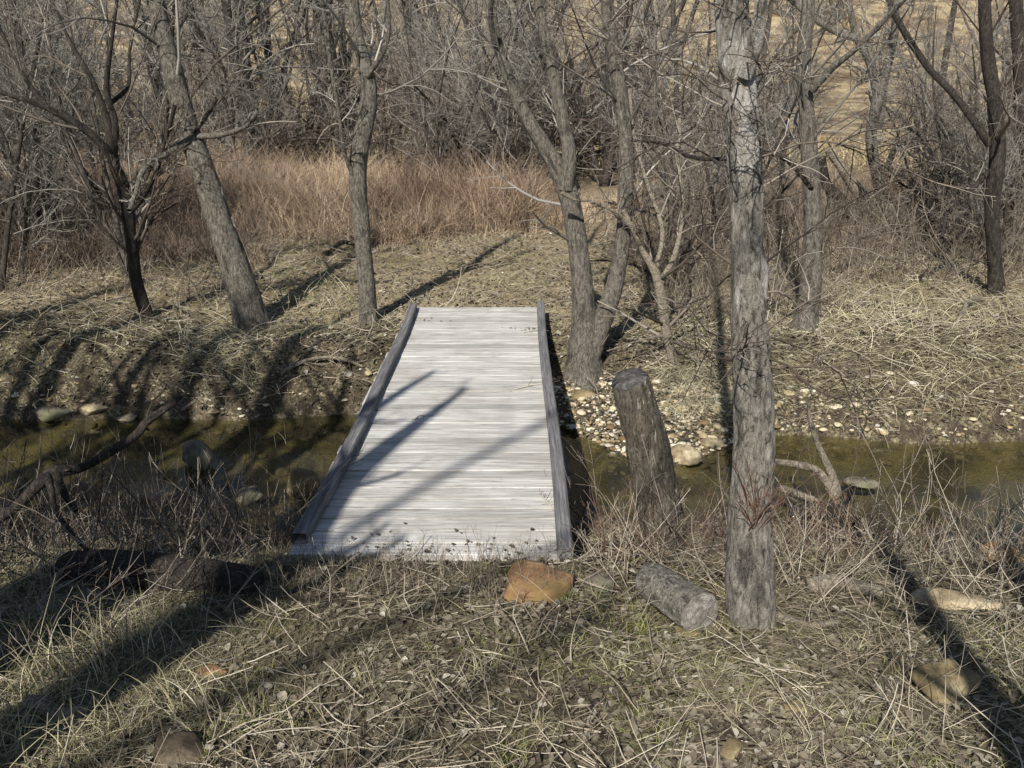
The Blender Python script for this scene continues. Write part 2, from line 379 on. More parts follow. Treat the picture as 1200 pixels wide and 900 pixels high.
def mat_plank():
    t = NT('weathered_board'); v = t.coord((1.2, 34, 10)); v2 = t.coord((1, 1, 1))
    gr = t.noise(v, 2.2, 6, .7, .3); st = t.noise(v2, 1.8, 4, .6); st2 = t.noise(t.coord((2, 9, 2)), 2.0, 4, .7)
    base = t.ramp(gr, [(.32, (108, 104, 98)), (.43, (176, 173, 166)), (.58, (212, 209, 202)), (.8, (230, 228, 221))])
    pv = t.ramp(t.attr(), [(0, g(.68)), (.25, g(.86)), (.7, g(.97)), (1, g(1.0))]); base = t.mix(1., base, pv, 'MULTIPLY')
    base = t.mix(t.ramp(st, [(.46, g(0)), (.66, g(.5))]), base, lin((152, 145, 134)))
    base = t.mix(t.ramp(st2, [(.56, g(0)), (.7, g(.6))]), base, lin((124, 118, 108)))
    base = t.mix(t.ramp(t.noise(t.coord((3, 60, 3)), 3.1, 5, .8, .4), [(.6, g(0)), (.68, g(.7))]), base, lin((92, 86, 78)))
    t.col(base); t.bump(gr, .5, .006); t.b.inputs['Roughness'].default_value = .8; return t.m
def mat_curb():
    t = NT('weathered_rail'); v = t.coord((30, 1.2, 30)); gr = t.noise(v, 2.2, 6, .7, .5); n = t.noise(t.coord(), 3, 4, .6)
    base = t.ramp(gr, [(.3, (70, 68, 68)), (.5, (112, 110, 110)), (.7, (146, 144, 142))])
    base = t.mix(t.ramp(n, [(.5, g(0)), (.7, g(.4))]), base, lin((92, 88, 84)))
    t.col(base); t.bump(gr, .8, .008); return t.m
M_plank = mat_plank(); M_curb = mat_curb()
def mat_stone(name, a, b, c, sc=6, sub=None):
    t = NT(name); v = t.coord(); n = t.noise(v, sc, 6, .65); f = t.noise(v, 60, 4, .6)
    base = t.ramp(n, [(.36, a), (.5, b), (.64, c)]); base = t.mix(t.ramp(f, [(.5, g(0)), (.7, g(.6))]), base, lin(a))
    if sub: base = t.mix(t.ramp(t.noise(v, 3, 4, .7), [(.5, g(0)), (.6, g(.8))]), base, lin(sub))
    t.col(base); t.bump(t.math('ADD', n, t.math('MULTIPLY', f, .3)), .6, .02); return t.m
M_orange = mat_stone('orange_sandstone', (104, 80, 56), (144, 112, 80), (170, 138, 104), sub=(124, 104, 64))
M_yellow = mat_stone('ochre_sandstone', (92, 80, 58), (128, 114, 84), (156, 142, 110))
M_tan = mat_stone('tan_limestone', (120, 104, 80), (164, 148, 118), (196, 182, 150))
M_grayrock = mat_stone('gray_rock', (78, 72, 62), (122, 114, 98), (156, 148, 130), sub=(96, 98, 70))
M_darkrock = mat_stone('dark_rock', (50, 44, 36), (84, 74, 60), (112, 102, 84))
t = NT('pale_pebble'); v = t.coord()
pc = t.ramp(t.attr(), [(0, (120, 100, 70)), (.2, (168, 150, 112)), (.5, (206, 194, 164)), (.8, (226, 218, 196)), (1, (190, 186, 178))])
pc = t.mix(t.ramp(t.noise(v, 26, 5, .7), [(.5, g(0)), (.75, g(.45))]), pc, lin((130, 112, 80)))
sx = t.n('ShaderNodeSeparateXYZ'); c = t.n('ShaderNodeTexCoord'); t.l(c.outputs['Object'], sx.inputs[0]); mr = t.n('ShaderNodeMapRange')
mr.inputs[1].default_value = WZ+.03; mr.inputs[2].default_value = WZ-.02; t.l(sx.outputs[2], mr.inputs[0])
t.col(t.mix(mr.outputs[0], pc, lin((84, 76, 54)))); t.bump(t.noise(v, 50, 4), .5, .01); M_pebble = t.m
def mat_water():
    t = NT('creek_water'); t.t.nodes.remove(t.b)
    v = t.coord((1, 1.6, 1)); n = t.noise(v, 5, 3, .5); n3 = t.noise(v, 22, 2, .5)
    b = t.n('ShaderNodeBump'); b.inputs['Strength'].default_value = .09; b.inputs['Distance'].default_value = .03
    t.l(t.math('ADD', n, t.math('MULTIPLY', n3, .2)), b.inputs['Height'])
    tr = t.n('ShaderNodeBsdfTransparent'); tr.inputs[0].default_value = (.84, .83, .71, 1)
    gl = t.n('ShaderNodeBsdfGlossy'); gl.inputs['Roughness'].default_value = .03; gl.inputs[0].default_value = (1, 1, 1, 1)
    fr = t.n('ShaderNodeFresnel'); ge = t.n('ShaderNodeNewGeometry'); mi = t.n('ShaderNodeMapRange'); mi.inputs[3].default_value = 1.33; mi.inputs[4].default_value = 1/1.33; t.l(ge.outputs['Backfacing'], mi.inputs[0]); t.l(mi.outputs[0], fr.inputs[0]); t.l(b.outputs[0], fr.inputs['Normal']); t.l(b.outputs[0], gl.inputs['Normal'])
    mx = t.n('ShaderNodeMixShader'); t.l(fr.outputs[0], mx.inputs[0]); t.l(tr.outputs[0], mx.inputs[1]); t.l(gl.outputs[0], mx.inputs[2]); t.l(mx.outputs[0], t.out.inputs[0])
    return t.m
M_ground = mat_ground(); M_water = mat_water()

# ------------------------------------------------------------------ ground and water
def axis(core_lo, core_hi, step, lo, hi, growth=1.07):
    c = list(np.arange(core_lo, core_hi, step)); s = step; x = c[-1]
    up = []
    while x < hi: s *= growth; x += s; up.append(x)
    s = step; x = core_lo; dn = []
    while x > lo: s *= growth; x -= s; dn.append(x)
    return np.array(dn[::-1]+c+up)
gx = axis(-5.5, 5.5, .035, -500, 500); gy = axis(1.2, 10.5, .035, -400, 700)
XX, YY = np.meshgrid(gx, gy); ZZ = terrain(XX, YY)
idx = np.arange(XX.size).reshape(XX.shape)
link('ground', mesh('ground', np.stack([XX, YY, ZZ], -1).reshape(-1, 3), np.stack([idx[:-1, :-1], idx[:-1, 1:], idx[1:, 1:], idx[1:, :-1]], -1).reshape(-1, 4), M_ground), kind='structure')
wx = axis(-6, 6, .5, -60, 60); wy = np.linspace(4.9, 8.6, 9)
XX, YY = np.meshgrid(wx, wy); idx = np.arange(XX.size).reshape(XX.shape)
link('creek_water', mesh('creek_water', np.stack([XX, YY, 0*XX+WZ], -1).reshape(-1, 3), np.stack([idx[:-1, :-1], idx[:-1, 1:], idx[1:, 1:], idx[1:, :-1]], -1).reshape(-1, 4), M_water), kind='structure')

# ------------------------------------------------------------------ footbridge
Y0, Y1 = 3.77, 8.96
def bx0(y): return -1.135 + .035*(y-Y0)/(Y1-Y0)
br = thing('footbridge', 'weathered grey plank footbridge with low kerb rails crossing the creek', 'footbridge', (-.4, 6.36, 0))
mb = MB(); n = 40; pws = rng.uniform(.9, 1.1, n); pws *= (Y1-Y0)/pws.sum(); ys_ = Y0+np.cumsum(pws)-pws/2
for k in range(n):
    y = ys_[k]; pw = pws[k]; x0 = bx0(y)
    box(mb, (x0+.72+rng.normal(0, .004), y, -.02+rng.normal(0, .002)), (1.42+rng.uniform(-.012, .02), pw-.007-rng.uniform(0, .007), .04), rng.normal(0, .003), rng.random(), .0022)
mb.part('deck', M_plank, br, smooth=False)
def rail(xf, w, h, z0, name, wob, label=None):
    ys = np.linspace(Y0-.03, Y1+.03, 40); t_ = (ys-Y0)/(Y1-Y0); xs = np.array([xf(y) for y in ys])+wob(t_); zz = z0+.004*np.sin(ys*3)
    V = []
    b = .008
    prof = [(-w/2+b, 0), (w/2-b, 0), (w/2, b), (w/2, h-b), (w/2-b, h), (-w/2+b, h), (-w/2, h-b), (-w/2, b)]
    for x, y, z in zip(xs, ys, zz):
        V += [(x+a, y, z+c) for a, c in prof]
    V = np.array(V); m = MB(); i = np.arange(len(V)).reshape(-1, 8); nx = np.roll(i, -1, 1)
    Q = np.stack([i[:-1], i[1:], nx[1:], nx[:-1]], -1).reshape(-1, 4)
    T = [[i[e][0], i[e][k], i[e][k+1]] if e == -1 else [i[e][0], i[e][k+1], i[e][k]] for e in (0, -1) for k in range(1, 7)]
    m.add(V, Q, T); return m.part(name, M_curb, br, smooth=False, label=label)
rail(lambda y: bx0(y)+.04, .078, .065, .002, 'kerb_rail', lambda t_: .055*np.sin(t_*PI)**1.3+.014*np.sin(t_*9), 'bowed kerb rail along the left edge of the deck')
rail(lambda y: bx0(y)+1.40, .078, .06, .002, 'kerb_rail', lambda t_: .008*np.sin(t_*7), 'straight kerb rail along the right edge of the deck')
for dx in (.1, .72, 1.33):
    m = MB(); box(m, (bx0(6.4)+dx, (Y0+Y1)/2, -.142), (.06, Y1-Y0-.06, .198), 0, .4, .004); m.part('stringer', M_curb, br, smooth=False)
m = MB(); box(m, (bx0(Y0)+1.385, Y0-.025, -.075), (.12, .05, .05), 0, .9, .004); m.part('end_block', M_plank, br, smooth=False)
m = MB(); box(m, (bx0(Y0)+.70, Y0+.03, -.29), (1.5, .16, .09), 0, .3, .01); m.part('sill_beam', M_curb, br, smooth=False)
m = MB(); box(m, (bx0(Y1)+.72, Y1-.06, -.29), (1.5, .16, .09), 0, .3, .01); m.part('sill_beam', M_curb, br, smooth=False)

# ------------------------------------------------------------------ the foreground and middle-distance trees, traced limb by limb
def limb(Y, pts, dy=0.):
    """pts: photo px, py, radius px; dy leans the limb away over its length"""
    out = []; n_ = len(pts)
    for k, (px, py, rp) in enumerate(pts):
        y = Y+dy*k/max(1, n_-1); p = on_y(px, py, y); out.append([*p, rp*mpp(y, py)])
    return out
def SL(L, k): return [[[q[0], q[1], q[2], q[3]*k] for q in l] for l in L]
def extend(pts, L, up=.9, lean=(0, 0), r_end=.02, n_=5):
    p = np.array(pts[-1][:3]); d = nrm(p-np.array(pts[-2][:3])); r = pts[-1][3]; out = list(pts)
    for k in range(1, n_+1):
        d = nrm(d + np.array([lean[0], lean[1], .12*up])+rng.normal(0, .05, 3)); p = p+d*L/n_
        out.append([*p, r+(r_end-r)*k/n_])
    return out
def make_tree(name, label, limbs, mat, twmat=None, ext=4., lev=None, group=None, ridge=.012, sides=40, step=.025, flare=.38, seed=0, cat='tree', sink=.12, twig_t=None, leaf=0, scar=None):
    base = limbs[0][0][:3]; root = thing(name, label, cat, (base[0], base[1], base[2]), group)
    tr = MB(); cr = MB(); Ps = []; 
    for k, L in enumerate(limbs):
        L = [list(q) for q in L]
        if k == 0:
            b = L[0]; L = [[b[0], b[1], b[2]-sink, b[3]*1.05]]+L
        e = ext[k] if isinstance(ext, (list, tuple)) else ext
        if e: L = extend(L, e)
        P, r, V_ = bark_tube(tr, L, step=step if k == 0 else step*1.3, sides=sides if k == 0 else max(14, sides//2), ridge=ridge, seed=seed+k, flare=flare if k == 0 else 0)
        if k == 0: V0 = V_
        Ps.append(sub_poly(P, r))
    tr.part('trunk', mat, root)
    for z0, z1, az, hw in (scar or []):
        V = V0; zc = V.mean(1)[:, 2]; ii = np.where((zc > z0) & (zc < z1))[0]; n_ = V.shape[1]; sm = MB(); rows = []
        for q, i_ in enumerate(ii):
            c_ = V[i_].mean(0); a_ = az+np.linspace(-1, 1, 9)*hw*(math.sin(PI*(q+.5)/len(ii))**.6+rng.normal(0, .1)); k_ = np.round((a_ % (2*PI))/(2*PI)*n_).astype(int) % n_
            rows.append(V[i_, k_]+nrm(V[i_, k_]-c_)*.004)
        rows = np.array(rows); ix = np.arange(rows.shape[0]*9).reshape(-1, 9); sm.add(rows.reshape(-1, 3), np.stack([ix[:-1, :-1], ix[:-1, 1:], ix[1:, 1:], ix[1:, :-1]], -1).reshape(-1, 4), rnd=.8)
        sm.part('bark_scar', M_scar, root)
    P0 = np.concatenate([p for p, _ in Ps]); R0 = np.concatenate([r for _, r in Ps])
    if lev is None:
        lev = [dict(n=15, tr=(.16, .98), ang=(30, 65), lr=.2, K=7, wander=.1, up=.06, rr=.28, minr=.007),
               dict(n=7, tr=(.2, 1), ang=(25, 60), lr=.5, K=5, wander=.14, up=.03, rr=.55, minr=.004),
               dict(n=5, tr=(.2, 1), ang=(25, 60), lr=.5, K=4, wander=.15, up=.02, rr=.6, minr=.0022)]
    P, Rr = crown(cr, P0, R0, lev); crm = cr.part('crown', twmat or M_woodtwig, root)
    if leaf:
        lm = MB(); s = rng.integers(0, len(P), leaf); leaves(lm, P[s, -1], rng.uniform(.05, .09, leaf), tilt=1.6); lm.part('withered_leaves', M_paleleaf, root)['kind'] = 'stuff'
    return root
# sapling with many rising stems on the far left bank
Y = G(172, 372)[1]
make_tree('spreading_tree', 'dark many-branched small tree on the far bank, left of the leaning trunk',
    SL([limb(Y, [(172, 372, 10), (160, 330, 9.5), (152, 270, 9), (146, 225, 9.5), (132, 190, 8)]),
     limb(Y, [(144, 212, 8), (122, 172, 6.5), (85, 142, 6), (45, 122, 4.5), (0, 108, 3)], -.3),
     limb(Y, [(100, 150, 4.5), (62, 130, 4.2), (35, 100, 3.5), (18, 70, 2)], .2),
     limb(Y, [(132, 190, 6.5), (125, 140, 5.5), (108, 95, 4.5), (85, 55, 3), (70, 20, 2)], .3),
     limb(Y, [(132, 192, 6.5), (135, 145, 5), (125, 105, 4.5), (130, 55, 3), (137, 0, 2.4)], -.2),
     limb(Y, [(148, 235, 4), (165, 200, 3.4), (195, 175, 2.8), (212, 165, 2)], -.1),
     limb(Y, [(150, 250, 4.5), (165, 235, 3.5), (182, 205, 3), (190, 178, 2)], -.3),
     limb(Y, [(131, 120, 4), (150, 100, 3), (152, 60, 2.4), (160, 20, 2)], .4)], .74),
    M_barkdark, M_twig, ext=[0, 1.2, 1, 2, 2, .6, .5, 1.6], ridge=.01, sides=24, seed=1, flare=.3,
    lev=[dict(n=13, tr=(.1, .98), ang=(20, 50), lr=.6, K=7, wander=.07, up=.07, rr=.45, minr=.006),
         dict(n=6, tr=(.15, 1), ang=(18, 45), lr=.55, K=5, wander=.08, up=.05, rr=.55, minr=.0035),
         dict(n=5, tr=(.15, 1), ang=(20, 45), lr=.55, K=4, wander=.1, up=.03, rr=.6, minr=.0022)])
Y = G(295, 382)[1]
make_tree('leaning_tree', 'thick grey trunk leaning left on the far bank, scarred pale halfway up', [limb(Y, [(296, 382, 18.5), (278, 320, 16.5), (256, 255, 14.5), (238, 200, 13.5), (220, 150, 12.5), (206, 95, 11), (190, 35, 10), (178, -15, 9)], .3),
    limb(Y+.1, [(228, 160, 5), (195, 180, 4), (168, 200, 3), (158, 230, 2)], -.5),
    limb(Y+.1, [(232, 160, 3.5), (260, 158, 3), (285, 150, 2)], -.3)],
    M_bark, ext=[5, .2, .3], seed=11, ridge=.014, scar=[(1.12, 1.27, SCAZ, .35), (.82, .98, SCAZ, .16)])
Y = G(433, 378)[1]
make_tree('slender_tree', 'slim upright grey tree beside the far left corner of the footbridge', [limb(Y, [(432, 380, 10.5), (429, 330, 9.5), (424, 270, 9), (419, 200, 10), (427, 150, 10), (433, 115, 9.5), (428, 75, 8), (418, 40, 7), (413, -10, 6)], .1),
    limb(Y, [(430, 90, 3), (450, 60, 2.4), (456, 30, 2), (455, 0, 1.6)], -.2), limb(Y, [(416, 210, 3), (404, 180, 2.4), (398, 140, 2)], -.2)], M_bark, ext=[5, 1, 1], seed=21, sides=36)
Y = G(683, 436)[1]
make_tree('forked_tree', 'grey tree forking low into two stems just right of the footbridge', [
    limb(Y, [(684, 434, 19), (684, 410, 18), (685, 385, 15), (681, 320, 12), (672, 255, 11.5), (661, 213, 11.5), (640, 175, 9), (618, 140, 8), (598, 95, 6.5), (583, 50, 5.5), (572, -5, 6)], .1),
    limb(Y, [(688, 420, 15), (704, 380, 12), (720, 335, 10), (729, 285, 9), (733, 225, 8.5), (733, 165, 8), (726, 105, 8), (716, 45, 7.5), (711, -10, 7)], .15),
    limb(Y, [(664, 222, 9), (667, 180, 8), (655, 120, 7), (645, 70, 6.5), (634, 20, 5.5), (630, -10, 5)], -.1),
    limb(Y, [(580, 50, 4), (575, 20, 3), (577, -10, 3)], -.3)], M_bark, ext=[3.5, 4.5, 4, 2], seed=31, leaf=26)
Y = G(880, 728)[1]
make_tree('dead_tree', 'big pale dead tree with peeling bark in the right foreground', [
    limb(Y, [(880, 728, 26), (879, 660, 25), (880, 590, 22.5), (884, 520, 21.5), (882, 450, 20), (879, 380, 19), (878, 300, 17.5), (874, 210, 16.5), (868, 120, 17), (862, 50, 17.5), (856, -20, 17)], .12),
    limb(Y+.04, [(872, 90, 8), (884, 55, 8), (890, 20, 7), (893, -15, 6)], -.1)], M_barkpale, M_twig, ext=[4, 2], seed=41, ridge=.024, sides=64, step=.014, flare=.12,
    lev=[dict(n=54, tr=(.18, .55), ang=(45, 95), lr=.115, K=8, wander=.16, up=.0, rr=.1, minr=.004, droop=.05),
         dict(n=7, tr=(.2, 1), ang=(25, 65), lr=.55, K=5, wander=.2, up=.0, rr=.5, minr=.0026),
         dict(n=4, tr=(.2, 1), ang=(25, 65), lr=.5, K=4, wander=.18, up=.0, rr=.55, minr=.0018)])
Y = G(943, 386)[1]
make_tree('straight_tree', 'straight grey trunk on the far bank, behind and right of the big dead tree', [limb(Y, [(943, 386, 13.5), (950, 330, 11.5), (953, 270, 10.5), (950, 200, 9.5), (945, 130, 8.5), (942, 70, 7.5), (946, 20, 7.5), (948, -15, 7)], .2),
    limb(Y, [(952, 105, 5), (975, 80, 4), (1000, 60, 3)], -.3)], M_bark, ext=[5, 1], seed=51)
Y = G(1068, 278)[1]
make_tree('curved_tree', 'thin curving grey tree with a high fork above the fallen branches', [limb(Y, [(1070, 280, 8), (1045, 250, 7.5), (1030, 215, 6.5), (1021, 160, 6), (1030, 112, 6.5), (1040, 75, 5), (1048, 40, 4), (1050, -5, 3.5)]),
    limb(Y, [(1029, 112, 5.5), (1020, 75, 4.5), (1005, 45, 4), (995, 5, 3)], .2), limb(Y, [(1038, 200, 3.5), (1052, 170, 3), (1080, 155, 2), (1092, 130, 1.5)], -.2),
    limb(Y, [(1003, 45, 4), (975, 35, 3.5), (955, 22, 3)], .2)], M_bark, ext=[3, 3, .4, 1], seed=61, sides=20)
Y = G(1166, 345)[1]
make_tree('crooked_tree', 'dark crooked tree at the right with a long limb reaching up left', [limb(Y, [(1168, 346, 8.5), (1165, 300, 7.5), (1163, 240, 8), (1169, 180, 8.5), (1165, 120, 7.5), (1157, 60, 7), (1153, -10, 6)]),
    limb(Y, [(1160, 170, 4.5), (1140, 140, 4), (1115, 108, 3.8), (1090, 82, 3.6), (1065, 46, 3.6), (1045, 10, 3.2), (1038, -10, 3)], .3),
    limb(Y, [(1160, 200, 3), (1135, 225, 2.6), (1112, 245, 2.4), (1106, 270, 2)], -.3)], M_barkdark, M_twig, ext=[4, 2, .1], seed=71, sides=24)
Y = G(1198, 300)[1]+.4
make_tree('edge_tree', 'dark upright trunk at the extreme right edge of the view', [limb(Y, [(1200, 300, 8), (1198, 200, 7.5), (1196, 100, 7), (1190, -10, 7)])], M_barkdark, M_twig, ext=4, seed=81, sides=20)
Y = G(788, 425)[1]
make_tree('dead_sapling', 'crooked dead sapling between the forked tree and the big dead tree', [limb(Y, [(790, 428, 5.5), (781, 390, 5), (775, 350, 5.5), (768, 320, 5), (752, 292, 3.5), (742, 268, 2.5)]),
    limb(Y, [(772, 335, 4), (790, 300, 3), (800, 250, 2.2), (796, 200, 1.6)], .3), limb(Y, [(756, 300, 3), (735, 260, 2.2), (700, 238, 1.8), (680, 235, 1.2)], -.2),
    limb(Y, [(768, 320, 3), (776, 270, 2.6), (760, 220, 2), (745, 170, 1.4)], .2)], M_driftwood, M_twig, ext=[.2, .5, .2, .5], seed=91, sides=14, flare=.1,
    lev=[dict(n=11, tr=(.2, 1), ang=(30, 75), lr=.55, K=6, wander=.2, up=0, rr=.5, minr=.004),
         dict(n=6, tr=(.2, 1), ang=(30, 70), lr=.5, K=5, wander=.2, up=0, rr=.6, minr=.0028),
         dict(n=3, tr=(.2, 1), ang=(30, 70), lr=.5, K=3, wander=.2, up=0, rr=.6, minr=.002)])

# trees just outside the view that shade the deck, the bank and the foreground
LV = [dict(n=8, tr=(.45, .98), ang=(30, 60), lr=.33, K=7, wander=.1, up=.06, rr=.5, minr=.01),
      dict(n=6, tr=(.25, 1), ang=(25, 60), lr=.5, K=5, wander=.14, up=.03, rr=.5, minr=.005),
      dict(n=4, tr=(.25, 1), ang=(25, 60), lr=.45, K=4, wander=.15, up=.02, rr=.6, minr=.003)]
def shade_tree(x, y, limbs, label, seed, mat=M_bark, lev=LV):
    z = gz(x, y); L = [[[x+a, y+b, z+c, r] for a, b, c, r in l] for l in limbs]
    make_tree('bare_tree', label, L, mat, ext=0, seed=seed, sides=20, step=.05, lev=lev, flare=.2)
shade_tree(.93, -.25, [[(0, 0, 0, .13), (.02, .02, .7, .12), (-.02, 0, 1.3, .10), (-.12, 0, 2.0, .07), (-.3, 0, 3.0, .05), (-.4, 0, 4.0, .02)],
                       [(-.02, 0, 1.2, .08), (.2, 0, 1.9, .06), (.3, 0, 3.0, .045), (.35, 0, 4.0, .02)]], 'forked tree behind the viewpoint on the right, outside the picture', 101,
           lev=[dict(n=4, tr=(.5, .95), ang=(30, 60), lr=.25, K=6, wander=.1, up=.06, rr=.4, minr=.006), dict(n=4, tr=(.3, 1), ang=(25, 60), lr=.5, K=4, wander=.14, up=.03, rr=.5, minr=.003)])
shade_tree(-4.5, -5.9, [[(0, 0, 0, .15), (0, 0, 1.5, .14), (.1, 0, 3.0, .12), (.2, .1, 5.0, .08), (.3, .2, 6.4, .05), (.3, .3, 7.6, .01)],
                       [(.15, 0, 3.8, .04), (.9, .2, 4.6, .03), (1.7, .4, 5.6, .02), (2.5, .5, 6.8, .008)],
                       [(.2, .1, 5.0, .035), (1.1, .2, 6.2, .028), (2.1, .3, 7.3, .02), (3.2, .3, 8.6, .008)],
                       [(.25, .2, 6.2, .045), (1.0, .8, 7.2, .03), (1.9, 1.5, 8.0, .02), (2.7, 2.3, 8.8, .01)]], 'tall tree well behind the viewpoint on the left, outside the picture', 111,
           lev=[dict(n=8, tr=(.4, .98), ang=(30, 60), lr=.22, K=7, wander=.1, up=.06, rr=.45, minr=.009), dict(n=4, tr=(.25, 1), ang=(25, 60), lr=.5, K=5, wander=.14, up=.03, rr=.5, minr=.004)])
shade_tree(-6.0, 2.7, [[(0, 0, 0, .13), (.05, 0, 1.5, .12), (-.1, 0, 3.0, .10), (.1, .1, 5.0, .07), (.1, .1, 7, .02)],
                      [(0, 0, .6, .1), (.4, 0, 1.8, .09), (.7, .1, 3.2, .07), (.9, 0, 5, .02)]], 'two stemmed tree on the near bank, outside the picture on the left', 121)
shade_tree(-6.9, 3.4, [[(0, 0, 0, .16), (.05, 0, 1.5, .15), (.15, 0, 3.0, .13), (.1, .1, 5.0, .08), (.1, .1, 7, .02)]], 'stout tree on the near bank, farthest outside the picture on the left', 131)
shade_tree(-3.4, -.2, [[(0, 0, 0, .22), (.1, 0, 1.5, .21), (.05, 0, 2.8, .17), (-.1, .1, 3.9, .12), (-.3, .1, 4.9, .02)],
                      [(.1, 0, 1.2, .14), (.4, 0, 2.2, .11), (.55, 0, 3.0, .07), (.6, 0, 3.7, .02)]], 'thick forked tree beside the viewpoint on the left, outside the picture', 141,
           lev=[dict(n=8, tr=(.4, .95), ang=(30, 60), lr=.2, K=6, wander=.1, up=.06, rr=.4, minr=.008), dict(n=5, tr=(.3, 1), ang=(25, 60), lr=.5, K=4, wander=.14, up=.03, rr=.5, minr=.004)])
shade_tree(-2.8, .45, [[(0, 0, 0, .2), (.05, 0, 1.5, .18), (.0, 0, 2.6, .15), (.1, .1, 4.0, .06), (.2, .1, 5, .02)]], 'crooked young tree added for shade beside the viewpoint on the left, outside the picture', 161)  # unseen, added for solid shade over the left foreground
shade_tree(-2.35, -.1, [[(0, 0, 0, .16), (-.05, 0, 1.3, .15), (.05, 0, 2.6, .13), (-.1, .1, 3.6, .09), (.0, .1, 5, .02)]], 'short dead snag added for shade beside the viewpoint on the left, outside the picture', 171)  # extra unseen trunk, added to darken the same stretch of ground
LD = [dict(n=16, tr=(.15, .98), ang=(30, 70), lr=.35, K=7, wander=.1, up=.06, rr=.5, minr=.012), dict(n=8, tr=(.15, 1), ang=(25, 60), lr=.5, K=5, wander=.14, up=.03, rr=.5, minr=.007), dict(n=5, tr=(.15, 1), ang=(25, 60), lr=.5, K=4, wander=.15, up=.02, rr=.6, minr=.005)]  # dense crowns of extra unseen trees, added to deepen shade on the left
for i_, (x_, y_, lb_) in enumerate(((-4.5, 1.0, 'densely branched young tree added for shade level with the viewpoint, outside the picture on the left'), (-6.3, -.9, 'densely branched tree added for shade behind the thick forked one, outside the picture'), (-8.0, -.4, 'densely branched tree added for shade behind the viewpoint far to the left, outside the picture'), (-5.5, .3, 'nearest densely branched tree added for shade beside the viewpoint on the left, outside the picture'), (-7.4, 1.6, 'densely branched tree added for shade on the near bank, outside the picture on the left'), (-9.2, 4.2, 'widest densely branched tree added for shade, outside the picture far on the left'), (-8.6, 7.6, 'bushy tree added for shade at the creek edge, outside the picture on the left'))):
    shade_tree(x_, y_, [[(0, 0, 0, .2), (.05, 0, 1.5, .18), (.15, 0, 3.0, .15), (.1, .1, 5.0, .1), (.1, .1, 7, .02)], [(.05, 0, 1.0, .14), (.5, .3, 2.3, .11), (.8, .4, 3.8, .08), (.9, .4, 5.2, .02)]], lb_, 181+10*i_, lev=LD)
shade_tree(3.0, -1.6, [[(0, 0, 0, .12), (.05, 0, 1.5, .11), (.1, 0, 3.0, .09), (.0, .1, 5.0, .06), (.1, .1, 7, .02)]], 'slim tree behind the viewpoint far to the right, outside the picture', 151)

